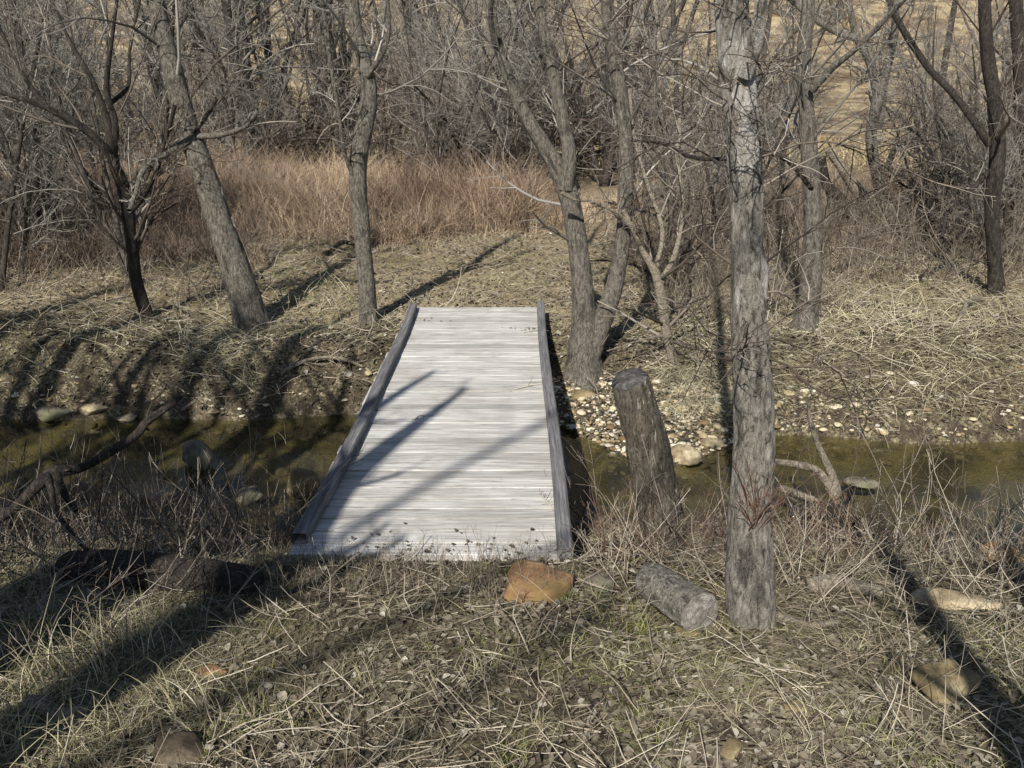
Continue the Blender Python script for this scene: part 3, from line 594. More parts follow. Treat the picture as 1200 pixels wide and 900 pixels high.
# ------------------------------------------------------------------ woods: kinds built once, then copied with their parts
def wood_kind(kind, seed):
    global rng
    keep = rng; rng = np.random.default_rng(seed); tr = MB(); cr = MB()
    if kind == 'tall':
        H = 11; st = np.zeros((1, 3)); P = grow(st, np.array([[.05, .02, 1.]]), np.array([H*1.]), 9, .05, .1); Rr = np.linspace(.16, .03, 9)[None]
        lv = [dict(n=26, tr=(.18, .98), ang=(35, 70), lr=.3, K=6, wander=.09, up=.06, rr=.35, minr=.018), dict(n=9, tr=(.15, 1), ang=(25, 60), lr=.5, K=5, wander=.12, up=.03, rr=.5, minr=.010),
              dict(n=7, tr=(.15, 1), ang=(25, 60), lr=.5, K=4, wander=.15, up=.02, rr=.6, minr=.006)]
    elif kind == 'multi':
        H = 8; n_ = 5; d = rng.normal(0, .3, (n_, 3)); d[:, 2] = 1; P = grow(np.zeros((n_, 3)), d, np.full(n_, H*.9), 8, .08, .06); Rr = np.linspace(.09, .02, 8)[None]*np.ones((n_, 1))
        lv = [dict(n=12, tr=(.15, .98), ang=(25, 60), lr=.32, K=6, wander=.1, up=.06, rr=.4, minr=.014), dict(n=7, tr=(.15, 1), ang=(25, 60), lr=.5, K=5, wander=.14, up=.03, rr=.5, minr=.008),
              dict(n=5, tr=(.15, 1), ang=(25, 60), lr=.5, K=4, wander=.15, up=.02, rr=.6, minr=.005)]
    elif kind == 'thicket':
        n_ = 9; d = rng.normal(0, .75, (n_, 3)); d[:, 2] = 1; P = grow(np.zeros((n_, 3)), d, rng.uniform(2.6, 4.2, n_), 8, .12, .03); Rr = np.linspace(.06, .014, 8)[None]*np.ones((n_, 1))
        lv = [dict(n=11, tr=(.15, .98), ang=(30, 75), lr=.42, K=6, wander=.16, up=.02, rr=.5, minr=.010, droop=.08), dict(n=7, tr=(.15, 1), ang=(30, 70), lr=.5, K=5, wander=.18, up=.0, rr=.5, minr=.006),
              dict(n=4, tr=(.15, 1), ang=(30, 70), lr=.5, K=4, wander=.18, up=.0, rr=.6, minr=.004)]
    elif kind == 'twiggy':
        n_ = 3; d = rng.normal(0, .25, (n_, 3)); d[:, 2] = 1; P = grow(np.zeros((n_, 3)), d, rng.uniform(3, 5, n_), 8, .07, .05); Rr = np.linspace(.035, .008, 8)[None]*np.ones((n_, 1))
        lv = [dict(n=16, tr=(.1, .98), ang=(20, 60), lr=.4, K=6, wander=.12, up=.06, rr=.45, minr=.006), dict(n=9, tr=(.15, 1), ang=(25, 55), lr=.5, K=5, wander=.14, up=.03, rr=.5, minr=.004),
              dict(n=6, tr=(.15, 1), ang=(25, 55), lr=.5, K=4, wander=.15, up=.02, rr=.6, minr=.0028)]
    else:
        H = 6; P = grow(np.zeros((1, 3)), np.array([[.1, 0, 1.]]), np.array([H*1.]), 8, .05, .08); Rr = np.linspace(.06, .012, 8)[None]
        lv = [dict(n=22, tr=(.12, .98), ang=(25, 55), lr=.32, K=5, wander=.08, up=.07, rr=.4, minr=.010), dict(n=8, tr=(.15, 1), ang=(20, 50), lr=.5, K=4, wander=.1, up=.05, rr=.5, minr=.006),
              dict(n=5, tr=(.15, 1), ang=(20, 50), lr=.5, K=3, wander=.12, up=.03, rr=.6, minr=.0045)]
    P[:, 0, 2] -= .15
    tubes(tr, P, Rr, 8); crown(cr, P, Rr, lv, (4, 3, 3)); rng = keep
    return tr.mesh('woods_trunk', M_barkwoods), cr.mesh('woods_crown', M_twig if kind == 'thicket' else M_woodtwig)
KINDS = {}
for kd, cnt in (('tall', 3), ('multi', 3), ('thicket', 3), ('sapling', 3), ('twiggy', 3)):
    KINDS[kd] = [wood_kind(kd, 300+17*i+len(kd)) for i in range(cnt)]
WN = {'tall': ('woodland_tree', 'tall bare grey tree in the woods beyond the brown weeds', 'tree', 'tall bare trees in the far woods'),
      'multi': ('multistem_tree', 'bare grey tree with several stems in the woods beyond the brown weeds', 'tree', 'many-stemmed bare trees in the far woods'),
      'thicket': ('thicket_shrub', 'low sprawling tangle of bare dark branches in the woods', 'shrub', 'sprawling bare shrubs at the edge of the woods'),
      'twiggy': ('twiggy_shrub', 'slender many-twigged bare shrub near the edge of the clearing', 'shrub', 'slender twiggy shrubs around the clearing'),
      'sapling': ('sapling', 'thin bare sapling standing in the woods', 'tree', 'thin bare saplings in the woods')}
def plant(kd, x, y, s=1., label=None, grp=True, name=None):
    tm, cm = KINDS[kd][rng.integers(0, len(KINDS[kd]))]; nm, lb, ct, gp = WN[kd]
    o = thing(name or nm, label or lb, ct, (x, y, gz(x, y)), None if label else gp)
    o.rotation_euler = (rng.normal(0, .05), rng.normal(0, .05), rng.uniform(0, 6.28)); o.scale = (s, s, s*rng.uniform(.9, 1.15))
    link('trunk', tm, o); link('crown', cm, o)
def px_at(px, Y): return (px-600)/F*(Y/cp)*1.02
def wood(kd, n_, ylo, yhi, pxlo, pxhi, s=(.8, 1.2)):
    for _ in range(n_):
        Y = ylo*(yhi/ylo)**rng.random(); plant(kd, px_at(rng.uniform(pxlo, pxhi), Y), Y, rng.uniform(*s))
wood('tall', 36, 22, 80, -120, 820)
wood('tall', 12, 26, 90, 820, 1320)
wood('multi', 24, 21, 65, -120, 840)
wood('multi', 8, 22, 60, 1080, 1320)
wood('sapling', 18, 17, 50, -140, 860, (.7, 1.2))
wood('sapling', 8, 16, 45, 860, 1300, (.6, .9))
wood('thicket', 14, 45, 120, 700, 1300, (.7, 1.5))
wood('thicket', 26, 20.5, 42, -60, 900, (.8, 1.3))
wood('thicket', 9, 11, 19, 1060, 1300, (.5, .8))
wood('sapling', 9, 10.5, 17, -120, 140, (.5, .8))
wood('twiggy', 16, 9.8, 17, -120, 215, (.7, 1.1))
wood('twiggy', 6, 18, 24, 200, 660, (.8, 1.2))
wood('twiggy', 6, 10.5, 18, 750, 900, (.5, .9))
wood('twiggy', 9, 10.2, 18, 1040, 1320, (.55, .95))
for px, Y, kd, s, lb in ((323, 22, 'tall', 1.0, 'dark leaning woodland trunk beyond the weeds, between the leaning and slender trees'),
                         (290, 23, 'tall', .9, 'pale woodland trunk just left of the dark one beyond the weeds'),
                         (545, 20.5, 'thicket', 1.25, 'largest dark sprawling shrub behind the weeds, right of the slender tree'),
                         (600, 22, 'thicket', 1.3, 'dark sprawling shrub behind the weeds, seen left of the forked tree'),
                         (698, 21, 'multi', .9, 'dark many-stemmed tree seen between the two stems of the forked tree'),
                         (800, 13, 'thicket', .7, 'tangled bare shrub left of the big dead tree, beyond the bank'),
                         (775, 10.4, 'thicket', .42, 'small tangled shrub close behind the crooked dead sapling'),
                         (1120, 12.5, 'thicket', .6, 'grey twiggy shrub behind the crooked tree at the right')):
    plant(kd, px_at(px, Y), Y, s, lb)

# ------------------------------------------------------------------ ground cover
BX = (-1.16, .33)
def polar(n_, dmin, dmax, alo=-36, ahi=36):
    d = dmin*(dmax/dmin)**rng.random(n_); a = np.radians(rng.uniform(alo, ahi, n_)); return d*np.sin(a), d*np.cos(a)
def okland(x, y, m=.05):
    wet = (y > near_shore(x)-m) & (y < far_shore(x)+m)
    br_ = (x > BX[0]-.02) & (x < BX[1]+.02) & (y > Y0-.03) & (y < Y1+.05)
    return ~(wet | br_)
def base_pts(x, y, lift=0.): return np.stack([x, y, terrain(x, y)+lift], 1)
def pathmask(x, y): return np.exp(-((x-.15-.1*(y-3))/.42)**2)*S(1.5, 2.5, y)*(1-S(3.4, 3.9, y))
# flattened straw and short grass, near bank
mb = MB()
x, y = polar(190000, 1.7, 6.0, -40, 40); k = okland(x, y) & (y < 6)
dens = .58+1.3*n2(x, y, 1.4, 41, 3)-.9*pathmask(x, y)*(.6+.8*n2(x, y, 2.5, 49)); k &= rng.random(len(x)) < np.clip(dens, .1, 1); x, y = x[k], y[k]; N = len(x)
clump = n2(x, y, 3.2, 44); yaw = n2(x, y, .9, 45)*5+rng.normal(0, .9, N)
blades(mb, base_pts(x, y, .004), yaw, rng.uniform(.02, .55, N)+.25*np.clip(clump, 0, 1), rng.uniform(.025, .12, N)*(1+.5*np.clip(clump, 0, 1)), rng.uniform(.0009, .0022, N), 4, rng.uniform(.1, .8, N), np.clip(.36+.6*n2(x, y, 1.1, 47, 3)+rng.normal(0, .24, N), 0, 1))
# longer bent stalks
x, y = polar(3000, 1.7, 5.4, -40, 40); k = okland(x, y) & (pathmask(x, y) < .35) & (rng.random(len(x)) < .05+.6*S(.6, 1.8, np.abs(x))); x, y = x[k], y[k]; N = len(x)
blades(mb, base_pts(x, y), rng.uniform(0, 6.3, N), rng.uniform(.05, 1.0, N), rng.uniform(.07, .22, N)*(1+.7*S(.8, 1.8, -x)), rng.uniform(.0012, .0024, N), 6, rng.uniform(.2, 1.0, N), np.clip(rng.normal(.72, .18, N), 0, 1))
link('dry_grass', mb.mesh('dry_grass', M_straw), kind='stuff')
# straw tussocks, bottom left and right
mb = MB()
def tuft(mb, x, y, n_, L, spread=.05, lo=.5, hi=1.4, wd=.003, bend=1.1, tone=.65, aim=None):
    bx_ = x+rng.normal(0, spread, n_); by_ = y+rng.normal(0, spread, n_); yaw = rng.uniform(0, 2*PI, n_) if aim is None else rng.normal(aim, .5, n_)
    blades(mb, base_pts(bx_, by_), yaw, rng.uniform(lo, hi, n_), rng.uniform(.5, 1.1, n_)*L, np.full(n_, wd), 6, rng.uniform(.4, 1.2, n_)*bend, np.clip(rng.normal(tone, .2, n_), 0, 1))
for px, py, n_, L, am in ((60, 760, 70, .34, None), (110, 790, 60, .3, 2.5), (20, 830, 90, .36, None), (190, 800, 70, .22, -.6), (240, 830, 60, .2, 2.6), (40, 880, 80, .3, None), (120, 870, 60, .25, None), (150, 760, 50, .26, 2.2), (300, 860, 40, .14, None),
                     (690, 700, 26, .13, None), (560, 790, 90, .11, None), (640, 860, 90, .12, None), (470, 720, 50, .14, None), (530, 850, 50, .1, None), (870, 830, 80, .13, None), (960, 840, 60, .12, None), (1040, 870, 70, .14, None), (920, 880, 80, .12, None), (1000, 760, 60, .12, None), (720, 780, 60, .1, None), (830, 790, 70, .11, None), (420, 800, 50, .1, None)):
    p = G(px, py); tuft(mb, p[0], p[1], n_, L, .04 if L < .2 else .09, .15 if L < .2 else .2, 1.3, .0025 if L < .2 else .0036, aim=am)
link('straw_tussocks', mb.mesh('straw_tussocks', M_straw), kind='stuff')
# greenish blades among the straw
mb = MB()
x, y = polar(34000, 1.8, 4.8, -38, 38); k = okland(x, y) & (n2(x, y, 2.1, 52, 3) > .04); x, y = x[k], y[k]; N = len(x)
blades(mb, base_pts(x, y), rng.uniform(0, 6.3, N), rng.uniform(.3, 1.3, N), rng.uniform(.02, .07, N), rng.uniform(.0015, .003, N), 3, .8)
x, y = polar(26000, 8.6, 14, -38, 38); k = okland(x, y) & (n2(x, y, .7, 57, 3) > .18); x, y = x[k], y[k]; N = len(x)
blades(mb, base_pts(x, y), rng.uniform(0, 6.3, N), rng.uniform(.3, 1.3, N), rng.uniform(.03, .09, N), rng.uniform(.004, .007, N), 3, .8, rng.uniform(.5, 1, N))
link('green_grass', mb.mesh('green_grass', M_green), kind='stuff')
# dead leaves
mb = MB()
x, y = polar(36000, 1.7, 6.2, -40, 40); k = okland(x, y, 0) & (rng.random(len(x)) < .5+.9*n2(x, y, 1.3, 61, 3)); x, y = x[k], y[k]; N = len(x)
leaves(mb, base_pts(x, y, .008), rng.uniform(.012, .042, N), np.clip(rng.normal(.4, .25, N), 0, 1))
x, y = polar(3200, 1.7, 5.0, -38, 38); k = okland(x, y, 0) & (rng.random(len(x)) < .2+1.2*n2(x, y, 1.0, 63, 3)+.4*pathmask(x, y)); x, y = x[k], y[k]; N = len(x)
leaves(mb, base_pts(x, y, .014), rng.uniform(.02, .045, N), np.clip(rng.normal(.38, .2, N), 0, 1), 1.1)
x, y = polar(52000, 7.0, 15, -38, 38); k = okland(x, y, 0) & (rng.random(len(x)) < .55+.5*n2(x, y, .8, 66, 3)); x, y = x[k], y[k]; N = len(x)
leaves(mb, base_pts(x, y, .012), rng.uniform(.02, .06, N), np.clip(rng.normal(.5, .25, N), 0, 1))
link('leaf_litter', mb.mesh('leaf_litter', M_leaf), kind='stuff')
# far bank grass
mb = MB()
x, y = polar(210000, 7.2, 19, -38, 38); k = okland(x, y, .12); bank = (1-S(.35, 1.0, y-far_base(x)-.25*n2(x, y, 1.2, 79)))
k &= rng.random(len(x)) < np.clip(.7+.5*n2(x, y, 1.1, 71, 3)-.95*bank*(x < 1.2)*(1-.0*x), .06, 1); x, y = x[k], y[k]; N = len(x)
cl = n2(x, y, 1.0, 73, 3); right = S(1.5, 3, x)
blades(mb, base_pts(x, y, .004), n2(x, y, .6, 74)*5+rng.normal(0, .9, N), rng.uniform(.03, .6, N), rng.uniform(.05, .15, N)*(1+.5*right), rng.uniform(.0022, .0048, N), 3, rng.uniform(.1, .7, N), np.clip(.5+.35*cl+rng.normal(0, .2, N), 0, 1))
x, y = polar(5000, 7.6, 13, -38, 38); k = okland(x, y, .1) & ((np.abs(x+.2) > 1.8)); x, y = x[k], y[k]; N = len(x)
blades(mb, base_pts(x, y), rng.uniform(0, 6.3, N), rng.uniform(.1, .9, N), rng.uniform(.2, .55, N), rng.uniform(.004, .007, N), 5, rng.uniform(.3, 1.1, N), np.clip(rng.normal(.7, .2, N), 0, 1))
# straw heap right of the leaning post
for _ in range(26):
    p = G(rng.uniform(775, 860), rng.uniform(430, 480)); tuft(mb, p[0], p[1], 45, .3, .06, .05, .7, .005, 1.0, .75)
for _ in range(30):
    p = G(rng.uniform(960, 1180), rng.uniform(330, 460)); tuft(mb, p[0], p[1], 30, .3, .1, .05, .6, .005, 1.0, .8)
for _ in range(16):
    p = G(rng.uniform(200, 300), rng.uniform(375, 430)); tuft(mb, p[0], p[1], 40, .32, .08, .05, .6, .005, 1.0, .62)
link('bank_grass', mb.mesh('bank_grass', M_straw_far), kind='stuff')
# tall rust-brown weeds across the clearing
mb = MB()
def weeds(n_, pxlo, pxhi, ylo, yhi, hlo, hhi, wd, gate=None, tone=(.5, .24), lean=.36):
    Y = rng.uniform(ylo, yhi, n_); X = (rng.uniform(pxlo, pxhi, n_)-600)/F*(Y/cp)*1.02
    Hm = S(-.45, .35, n2(X, Y, .55, 81, 3)); k = rng.random(n_) < .35+.65*Hm; X, Y, Hm = X[k], Y[k], Hm[k]; N = len(X)
    Y = Y+2.2*n2(X, Y, .3, 85, 3); Hm2 = np.clip(.5+1.1*n2(X, Y, .8, 86, 3), .12, 1)
    blades(mb, base_pts(X, Y), rng.uniform(0, 6.3, N), 1.5-np.abs(rng.normal(0, lean*1.6, N)), rng.uniform(hlo*.5, hhi, N)*(.35+.8*Hm2), np.full(N, wd)*rng.uniform(.4, 1.1, N), 5, rng.uniform(.3, 1.9, N), np.clip(tone[0]+.6*n2(X, Y, .55, 82, 3)+rng.normal(0, tone[1], N), 0, 1))
weeds(95000, 20, 625, 14.4, 21.5, .7, 1.75, .009)
weeds(22000, 60, 640, 21, 30, .7, 1.3, .013)
weeds(26000, -150, 330, 11.5, 15.5, .3, .8, .008, tone=(.35, .2))
weeds(16000, 740, 1250, 13.5, 22, .6, 1.2, .009, tone=(.35, .2))
weeds(8000, 740, 1020, 11.5, 15, .25, .6, .008, tone=(.45, .2))
weeds(7000, 590, 720, 15.5, 18, .3, .6, .008, tone=(.8, .15))
weeds(5000, -50, 650, 13.2, 16.2, .1, .45, .008, tone=(.6, .2))
link('brown_weeds', mb.mesh('brown_weeds', M_rust), kind='stuff')
mb = MB()
n_ = 60000; Y = 24*(120/24)**rng.random(n_); X = (rng.uniform(-150, 1350, n_)-600)/F*(Y/cp)*1.02
k = (n2(X, Y, .12, 88, 2) > -.15); X, Y = X[k], Y[k]; N = len(X)
blades(mb, base_pts(X, Y), rng.uniform(0, 6.3, N), rng.uniform(.9, 1.5, N), rng.uniform(.3, .7, N), .0006*Y+.006, 3, .6)
link('hill_grass', mb.mesh('hill_grass', M_gold), kind='stuff')

# weeds and twiggy stems on the near bank
def stems(n_, xs, ys, H, mat, name, sub=4, r0=.0022, up=.05, lean=.35, keep=None):
    m = MB(); x = rng.uniform(*xs, n_); y = rng.uniform(*ys, n_); k = okland(x, y, -.12)
    if keep is not None: k &= keep(x, y)
    x, y = x[k], y[k]; N = len(x)
    d = rng.normal(0, lean, (N, 3)); d[:, 2] = 1; P = grow(base_pts(x, y, -.01), d, rng.uniform(H[0], H[1], N), 6, .09, up)
    Rr = np.linspace(r0, r0*.5, 6)[None]*rng.uniform(.6, 1.3, (N, 1)); tubes(m, P, Rr, 3)
    if sub:
        P2, R2 = branch(P, Rr, sub, (.3, 1), (20, 60), .4, 4, .12, .04, .7, r0*.45); tubes(m, P2, R2, 3)
    link(name, m.mesh(name, mat), kind='stuff')
stems(1100, (-4.2, -1.2), (4.0, 5.6), (.15, .5), M_grayweed, 'creekside_weeds', 4)
stems(420, (-2.9, -1.2), (2.6, 4.2), (.12, .4), M_grayweed, 'foreground_weeds', 3, keep=lambda x, y: rng.random(len(x)) < .6)
stems(260, (.36, 2.2), (3.7, 5.3), (.15, .45), M_redtwig, 'red_brush', 5, r0=.0025, lean=1.1)
stems(420, (.36, 3.6), (3.2, 4.7), (.15, .45), M_twigpale, 'pale_brush', 3, lean=.9)
stems(150, (-3.4, -1.3), (2.9, 4.8), (.35, .9), M_twig, 'tangled_brush', 7, r0=.004, lean=1.2)
stems(110, (.45, 3.0), (3.8, 5.0), (.3, .75), M_twig, 'tangled_brush', 7, r0=.004, lean=1.5)
stems(60, (1.6, 3.8), (3.2, 4.6), (.3, .8), M_twigpale, 'tangled_brush', 6, r0=.0035, lean=1.6)
stems(420, (-1.1, .3), (3.3, 3.74), (.06, .22), M_grayweed, 'deck_end_weeds', 3, r0=.0014)
stems(400, (1.2, 3.2), (2.3, 4.2), (.1, .4), M_twigpale, 'right_foreground_stems', 2, r0=.0016, lean=.8)
stems(1500, (3.6, 9.5), (9.9, 15), (.4, 1.3), M_grayweed, 'bank_brush', 6, r0=.005, lean=.7)
stems(900, (-9, -3.4), (9.4, 13), (.25, .9), M_grayweed, 'bank_brush', 5, r0=.004, lean=.7)
stems(900, (1.6, 3.6), (8.6, 13), (.2, .7), M_grayweed, 'bank_brush', 5, r0=.004, lean=.9)
stems(600, (-2.6, .9), (14.8, 17.2), (.5, 1.15), M_redtwig, 'clearing_brush', 7, r0=.005, lean=.5, keep=lambda x, y: n2(x, y, .7, 95) > -.1)
# fallen twigs everywhere
mb = MB()
for n_, d0, d1, L0, L1, r0 in ((2600, 1.8, 5.6, .05, .3, .0022), (3600, 7.6, 15, .1, .5, .0045)):
    x, y = polar(n_, d0, d1, -38, 38); k = okland(x, y); x, y = x[k], y[k]; N = len(x)
    d = rng.normal(0, 1, (N, 3)); d[:, 2] = rng.uniform(-.05, .25, N); P = grow(base_pts(x, y, .012), d, rng.uniform(L0, L1, N), 5, .13, -.015)
    Rr = np.linspace(r0, r0*.5, 5)[None]*rng.uniform(.5, 1.5, (N, 1)); tubes(mb, P, Rr, 4)
    P2, R2 = branch(P, Rr, 2, (.3, .9), (30, 60), .5, 4, .1, -.02, .7, r0*.4); tubes(mb, P2, R2, 3)
link('fallen_twigs', mb.mesh('fallen_twigs', M_twigpale), kind='stuff')

# gravel bar and creek-bed pebbles
mb = MB(); ic = ico(2)
def pebbles(n_, sampler, s0, s1):
    for _ in range(n_):
        p = sampler()
        if p is None: continue
        s = rng.uniform(s0, s1)*rng.choice([.6, 1, 1.5], p=[.5, .35, .15]); sd = int(rng.integers(1e6))
        V, T = rock_shape(1 if s < .035 else 2, (s, s*rng.uniform(.6, 1), s*rng.uniform(.35, .6)), sd, 7)
        mb.add(rotz(V, rng.uniform(0, 6.3))+np.array([p[0], p[1], gz(*p)+s*.15]), None, T, rnd=np.clip(rng.normal(.42, .3), 0, 1))
def barpt():
    x = rng.normal(1.4, .85); lo = far_shore(x)-.25; y = rng.uniform(lo, 8.0)
    return (x, y) if x > .33 and y < far_base(x)+.35 else None
pebbles(3000, barpt, .012, .034)
def shorept():
    x = rng.uniform(-5, 5); y = far_shore(x)+rng.normal(.02, .12); return (x, y)
pebbles(260, shorept, .015, .04)
def bedpt():
    x = rng.uniform(-5, 5); y = rng.uniform(5.3, 7.6); return (x, y)
pebbles(260, bedpt, .02, .05)
def nearpt():
    x = rng.uniform(-2.6, -1.1); y = near_shore(x)+rng.normal(.05, .22); return (x, y)
pebbles(220, nearpt, .02, .05)
def dirtpt():
    x, y = polar(1, 7.8, 9.4, -34, -6); return (x[0], y[0]) if okland(x, y)[0] else None
pebbles(350, dirtpt, .008, .02)
link('gravel', mb.mesh('gravel', M_pebble, smooth=False), kind='stuff')

# ------------------------------------------------------------------ single stones
def stone(px, py, wpx, hpx, dep, mat, label, seed, name='rock', water=False, sink=.25, yaw=0., facets=8, group=None, cut=.6, flat=0):
    p = G(px, py); sc_ = mpp(p[1], py); w = wpx*sc_*.58; h = hpx*sc_*.44; d_ = dep
    V, T = rock_shape(4, (w, d_, h), seed, facets+6, .13, cut-.16); V = rotz(V, yaw)
    if flat: V[:, 2] = np.where(V[:, 2] > 0, np.minimum(V[:, 2], flat*h+.15*V[:, 2]), V[:, 2])
    z = (WZ if water else p[2])+h*(1-2*sink)*.5
    o = link(name, mesh(name, V, T, mat), loc=(p[0], p[1]+d_*.4, z)); tag(o, label, 'rock', group); return o
stone(624, 697, 86, 84, .17, M_orange, 'rounded orange sandstone boulder against the near end of the footbridge', 6, 'boulder', facets=5, cut=.74, flat=.35, sink=.45)
stone(228, 548, 36, 56, .12, M_grayrock, 'grey angular rock standing in the creek left of the footbridge', 5, water=True)
stone(348, 576, 44, 50, .12, M_yellow, 'tan rock in the shallows close to the left side of the footbridge', 7, water=True)
stone(290, 588, 34, 34, .1, M_grayrock, 'grey stone in the shallows left of the tan rock by the footbridge', 8, water=True)
stone(170, 583, 56, 30, .14, M_yellow, 'broad flat ochre stone at the near edge of the creek', 9, water=True)
stone(1012, 570, 36, 14, .1, M_grayrock, 'low grey stone breaking the water right of the driftwood', 10, water=True)
stone(60, 492, 50, 22, .14, M_grayrock, 'large mossy stone on the far shore at the left edge', 11)
stone(108, 488, 40, 16, .1, M_tan, 'pale rounded stone beside the large mossy stone on the far shore', 12)
stone(150, 492, 26, 12, .08, M_tan, 'small pale stone on the far shore, rightmost of the row at the left', 13)
stone(684, 466, 28, 16, .1, M_yellow, 'yellowish stone below the base of the forked tree', 14)
stone(800, 540, 46, 30, .14, M_tan, 'big cream limestone block on the gravel bar beside the leaning post', 15)
stone(835, 522, 30, 16, .09, M_tan, 'cream limestone cobble on the gravel bar next to the big dead tree', 16)
stone(760, 480, 26, 16, .08, M_yellow, 'small tan stone on the gravel behind the leaning post', 17)
stone(935, 838, 44, 22, .05, M_yellow, 'flat tan stone half buried in the foreground grass', 18)
stone(1115, 820, 78, 58, .13, M_yellow, 'blocky ochre sandstone in the right foreground beside the tree shadow', 19, 'boulder')
stone(858, 888, 34, 24, .05, M_yellow, 'small orange stone at the bottom edge right of centre', 20)
stone(248, 796, 44, 22, .06, M_orange, 'small rusty stone in the left foreground grass', 21)
stone(200, 895, 70, 30, .09, M_darkrock, 'dark stone at the bottom edge on the left', 22)
stone(1122, 712, 104, 24, .10, M_tan, 'long flat pale slab lying across the right foreground', 23, 'slab')
stone(1185, 660, 50, 30, .12, M_orange, 'reddish rough rock at the right edge above the flat slab', 24)
stone(705, 690, 44, 26, .08, M_grayrock, 'grey rock tucked between the footbridge corner and the cut log', 25)
stone(752, 650, 30, 18, .07, M_darkrock, 'dark rock at the foot of the leaning post', 26)
stone(60, 720, 50, 22, .09, M_grayrock, 'greenish stone in the shade at the left edge of the foreground', 27)
stone(110, 705, 34, 18, .06, M_grayrock, 'smaller grey stone in the shade right of the greenish stone', 28)
stone(805, 745, 30, 10, .05, M_yellow, 'low ochre stone in front of the cut log', 29)

# ------------------------------------------------------------------ leaning post
Y = 4.35
pz = gz(.75, Y); L = limb(Y, [(781, 690, 26), (778, 640, 26), (771, 590, 25), (760, 530, 24), (747, 480, 22), (738, 444, 20.5)], .05)
root = thing('stump_post', 'leaning sawn-off dead trunk between the footbridge and the big dead tree', 'stump', L[1][:3])
m = MB(); P, r, V = bark_tube(m, L, .012, 56, ridge=.02, seed=7, lump=.07)
for k_ in range(8): V[-1-k_, :, 2] += .3*(1-k_/8)*(V[-1-k_, :, 1]-V[-1-k_, :, 1].mean())
m.part('bark', M_barkpost, root)
def disc(ring, dome, mat, root, name, rn=20, seed=0, crk=1.):
    c = ring.mean(0); n_ = len(ring); nr = nrm(np.cross(ring[n_//4]-c, ring[0]-c)); 
    Vs = []; rr_ = []; th = np.arange(n_)/n_*2*PI; ck = np.clip(1-np.abs(vnoise(np.stack([np.cos(th)*3.2, np.sin(th)*3.2, 0*th+seed], 1), seed))*20, 0, 1)
    for k in range(rn):
        f = k/(rn-1)*1.0; pp = c+(ring-c)*f*.985; hz = dome*(1-f**2)+.004*fbm(pp*60+seed, 3, seed); cc = crk*ck*S(.12, .4, np.full(n_, f)); hz = hz-np.sign(dome)*.0025*cc; Vs.append(pp+nr*hz[:, None]); rr_.append(f+cc*1.5)
    Vs = np.concatenate(Vs); i = np.arange(rn*n_).reshape(rn, n_); nx = np.roll(i, -1, 1)
    Q = np.stack([i[:-1], i[1:], nx[1:], nx[:-1]], -1).reshape(-1, 4); m = MB(); m.add(Vs, Q, rnd=np.concatenate(rr_)); return m.part(name, mat, root)
c0 = V[-1].mean(0); nr = nrm(np.cross(V[-1][14]-c0, V[-1][0]-c0)); sg = 1 if nr@(P[-1]-P[-2]) > 0 else -1
disc(V[-1], .022*sg, M_cutdark, root, 'cut_top')

# cut log lying beside it
p1 = G(820, 742); rr = 26*mpp(p1[1], 720); a0 = on_y(820, 720, p1[1]+.02); a1 = a0+np.array([-.15, .31, -.03])
root = thing('cut_log', 'short sawn log with lichen lying at the foot of the big dead tree', 'log', (a0+a1)/2)
L = [[*a1, rr*.9], [*(a0*.5+a1*.5), rr*.97], [*a0, rr]]
m = MB(); P, r, V = bark_tube(m, L, .012, 56, ridge=.014, seed=17, stretch=.5, lump=.13); m.part('bark', M_loggray, root)
c0 = V[-1].mean(0); nr = nrm(np.cross(V[-1][14]-c0, V[-1][0]-c0)); sg = 1 if nr@(P[-1]-P[-2]) > 0 else -1
disc(V[-1], .006*sg, M_cutlog, root, 'cut_end', seed=3, crk=.12); c0 = V[0].mean(0); disc(V[0], -.004*sg, M_cutlog, root, 'cut_end', seed=4)

# ------------------------------------------------------------------ fallen wood
def wood_piece(name, label, limbs, mat, cat='branch', sides=20, ridge=.008, lev=None, twm=None, seed=0, group=None, step=.02):
    root = thing(name, label, cat, limbs[0][0][:3], group); m = MB(); Ps = []
    for k, L in enumerate(limbs):
        L = [list(L[0][:3])+[L[0][3]*.35]]+[list(q) for q in L]+[list(np.array(L[-1][:3])+nrm(np.array(L[-1][:3])-np.array(L[-2][:3]))*.01)+[L[-1][3]*.3]]
        L[0][:3] = list(np.array(L[1][:3])-nrm(np.array(L[2][:3])-np.array(L[1][:3]))*.01)
        P, r, V_ = bark_tube(m, L, step, sides, ridge=ridge, seed=seed+k)
        for ring in (V_[0], V_[-1]):
            c_ = ring.mean(0); n_ = len(ring); m.add(np.vstack([ring, c_[None]]), None, [[i, (i+1) % n_, n_] for i in range(n_)], rnd=.5)
        Ps.append(sub_poly(P, r))
    m.part('stem', mat, root)
    if lev:
        c = MB(); crown(c, np.concatenate([p for p, _ in Ps]), np.concatenate([r for _, r in Ps]), lev, (4, 3, 3)); c.part('twigs', twm or M_twig, root)
    return root
TW = [dict(n=3, tr=(.2, .95), ang=(30, 70), lr=.25, K=5, wander=.15, up=0, rr=.4, minr=.003), dict(n=3, tr=(.2, 1), ang=(30, 60), lr=.5, K=4, wander=.15, up=0, rr=.5, minr=.002)]
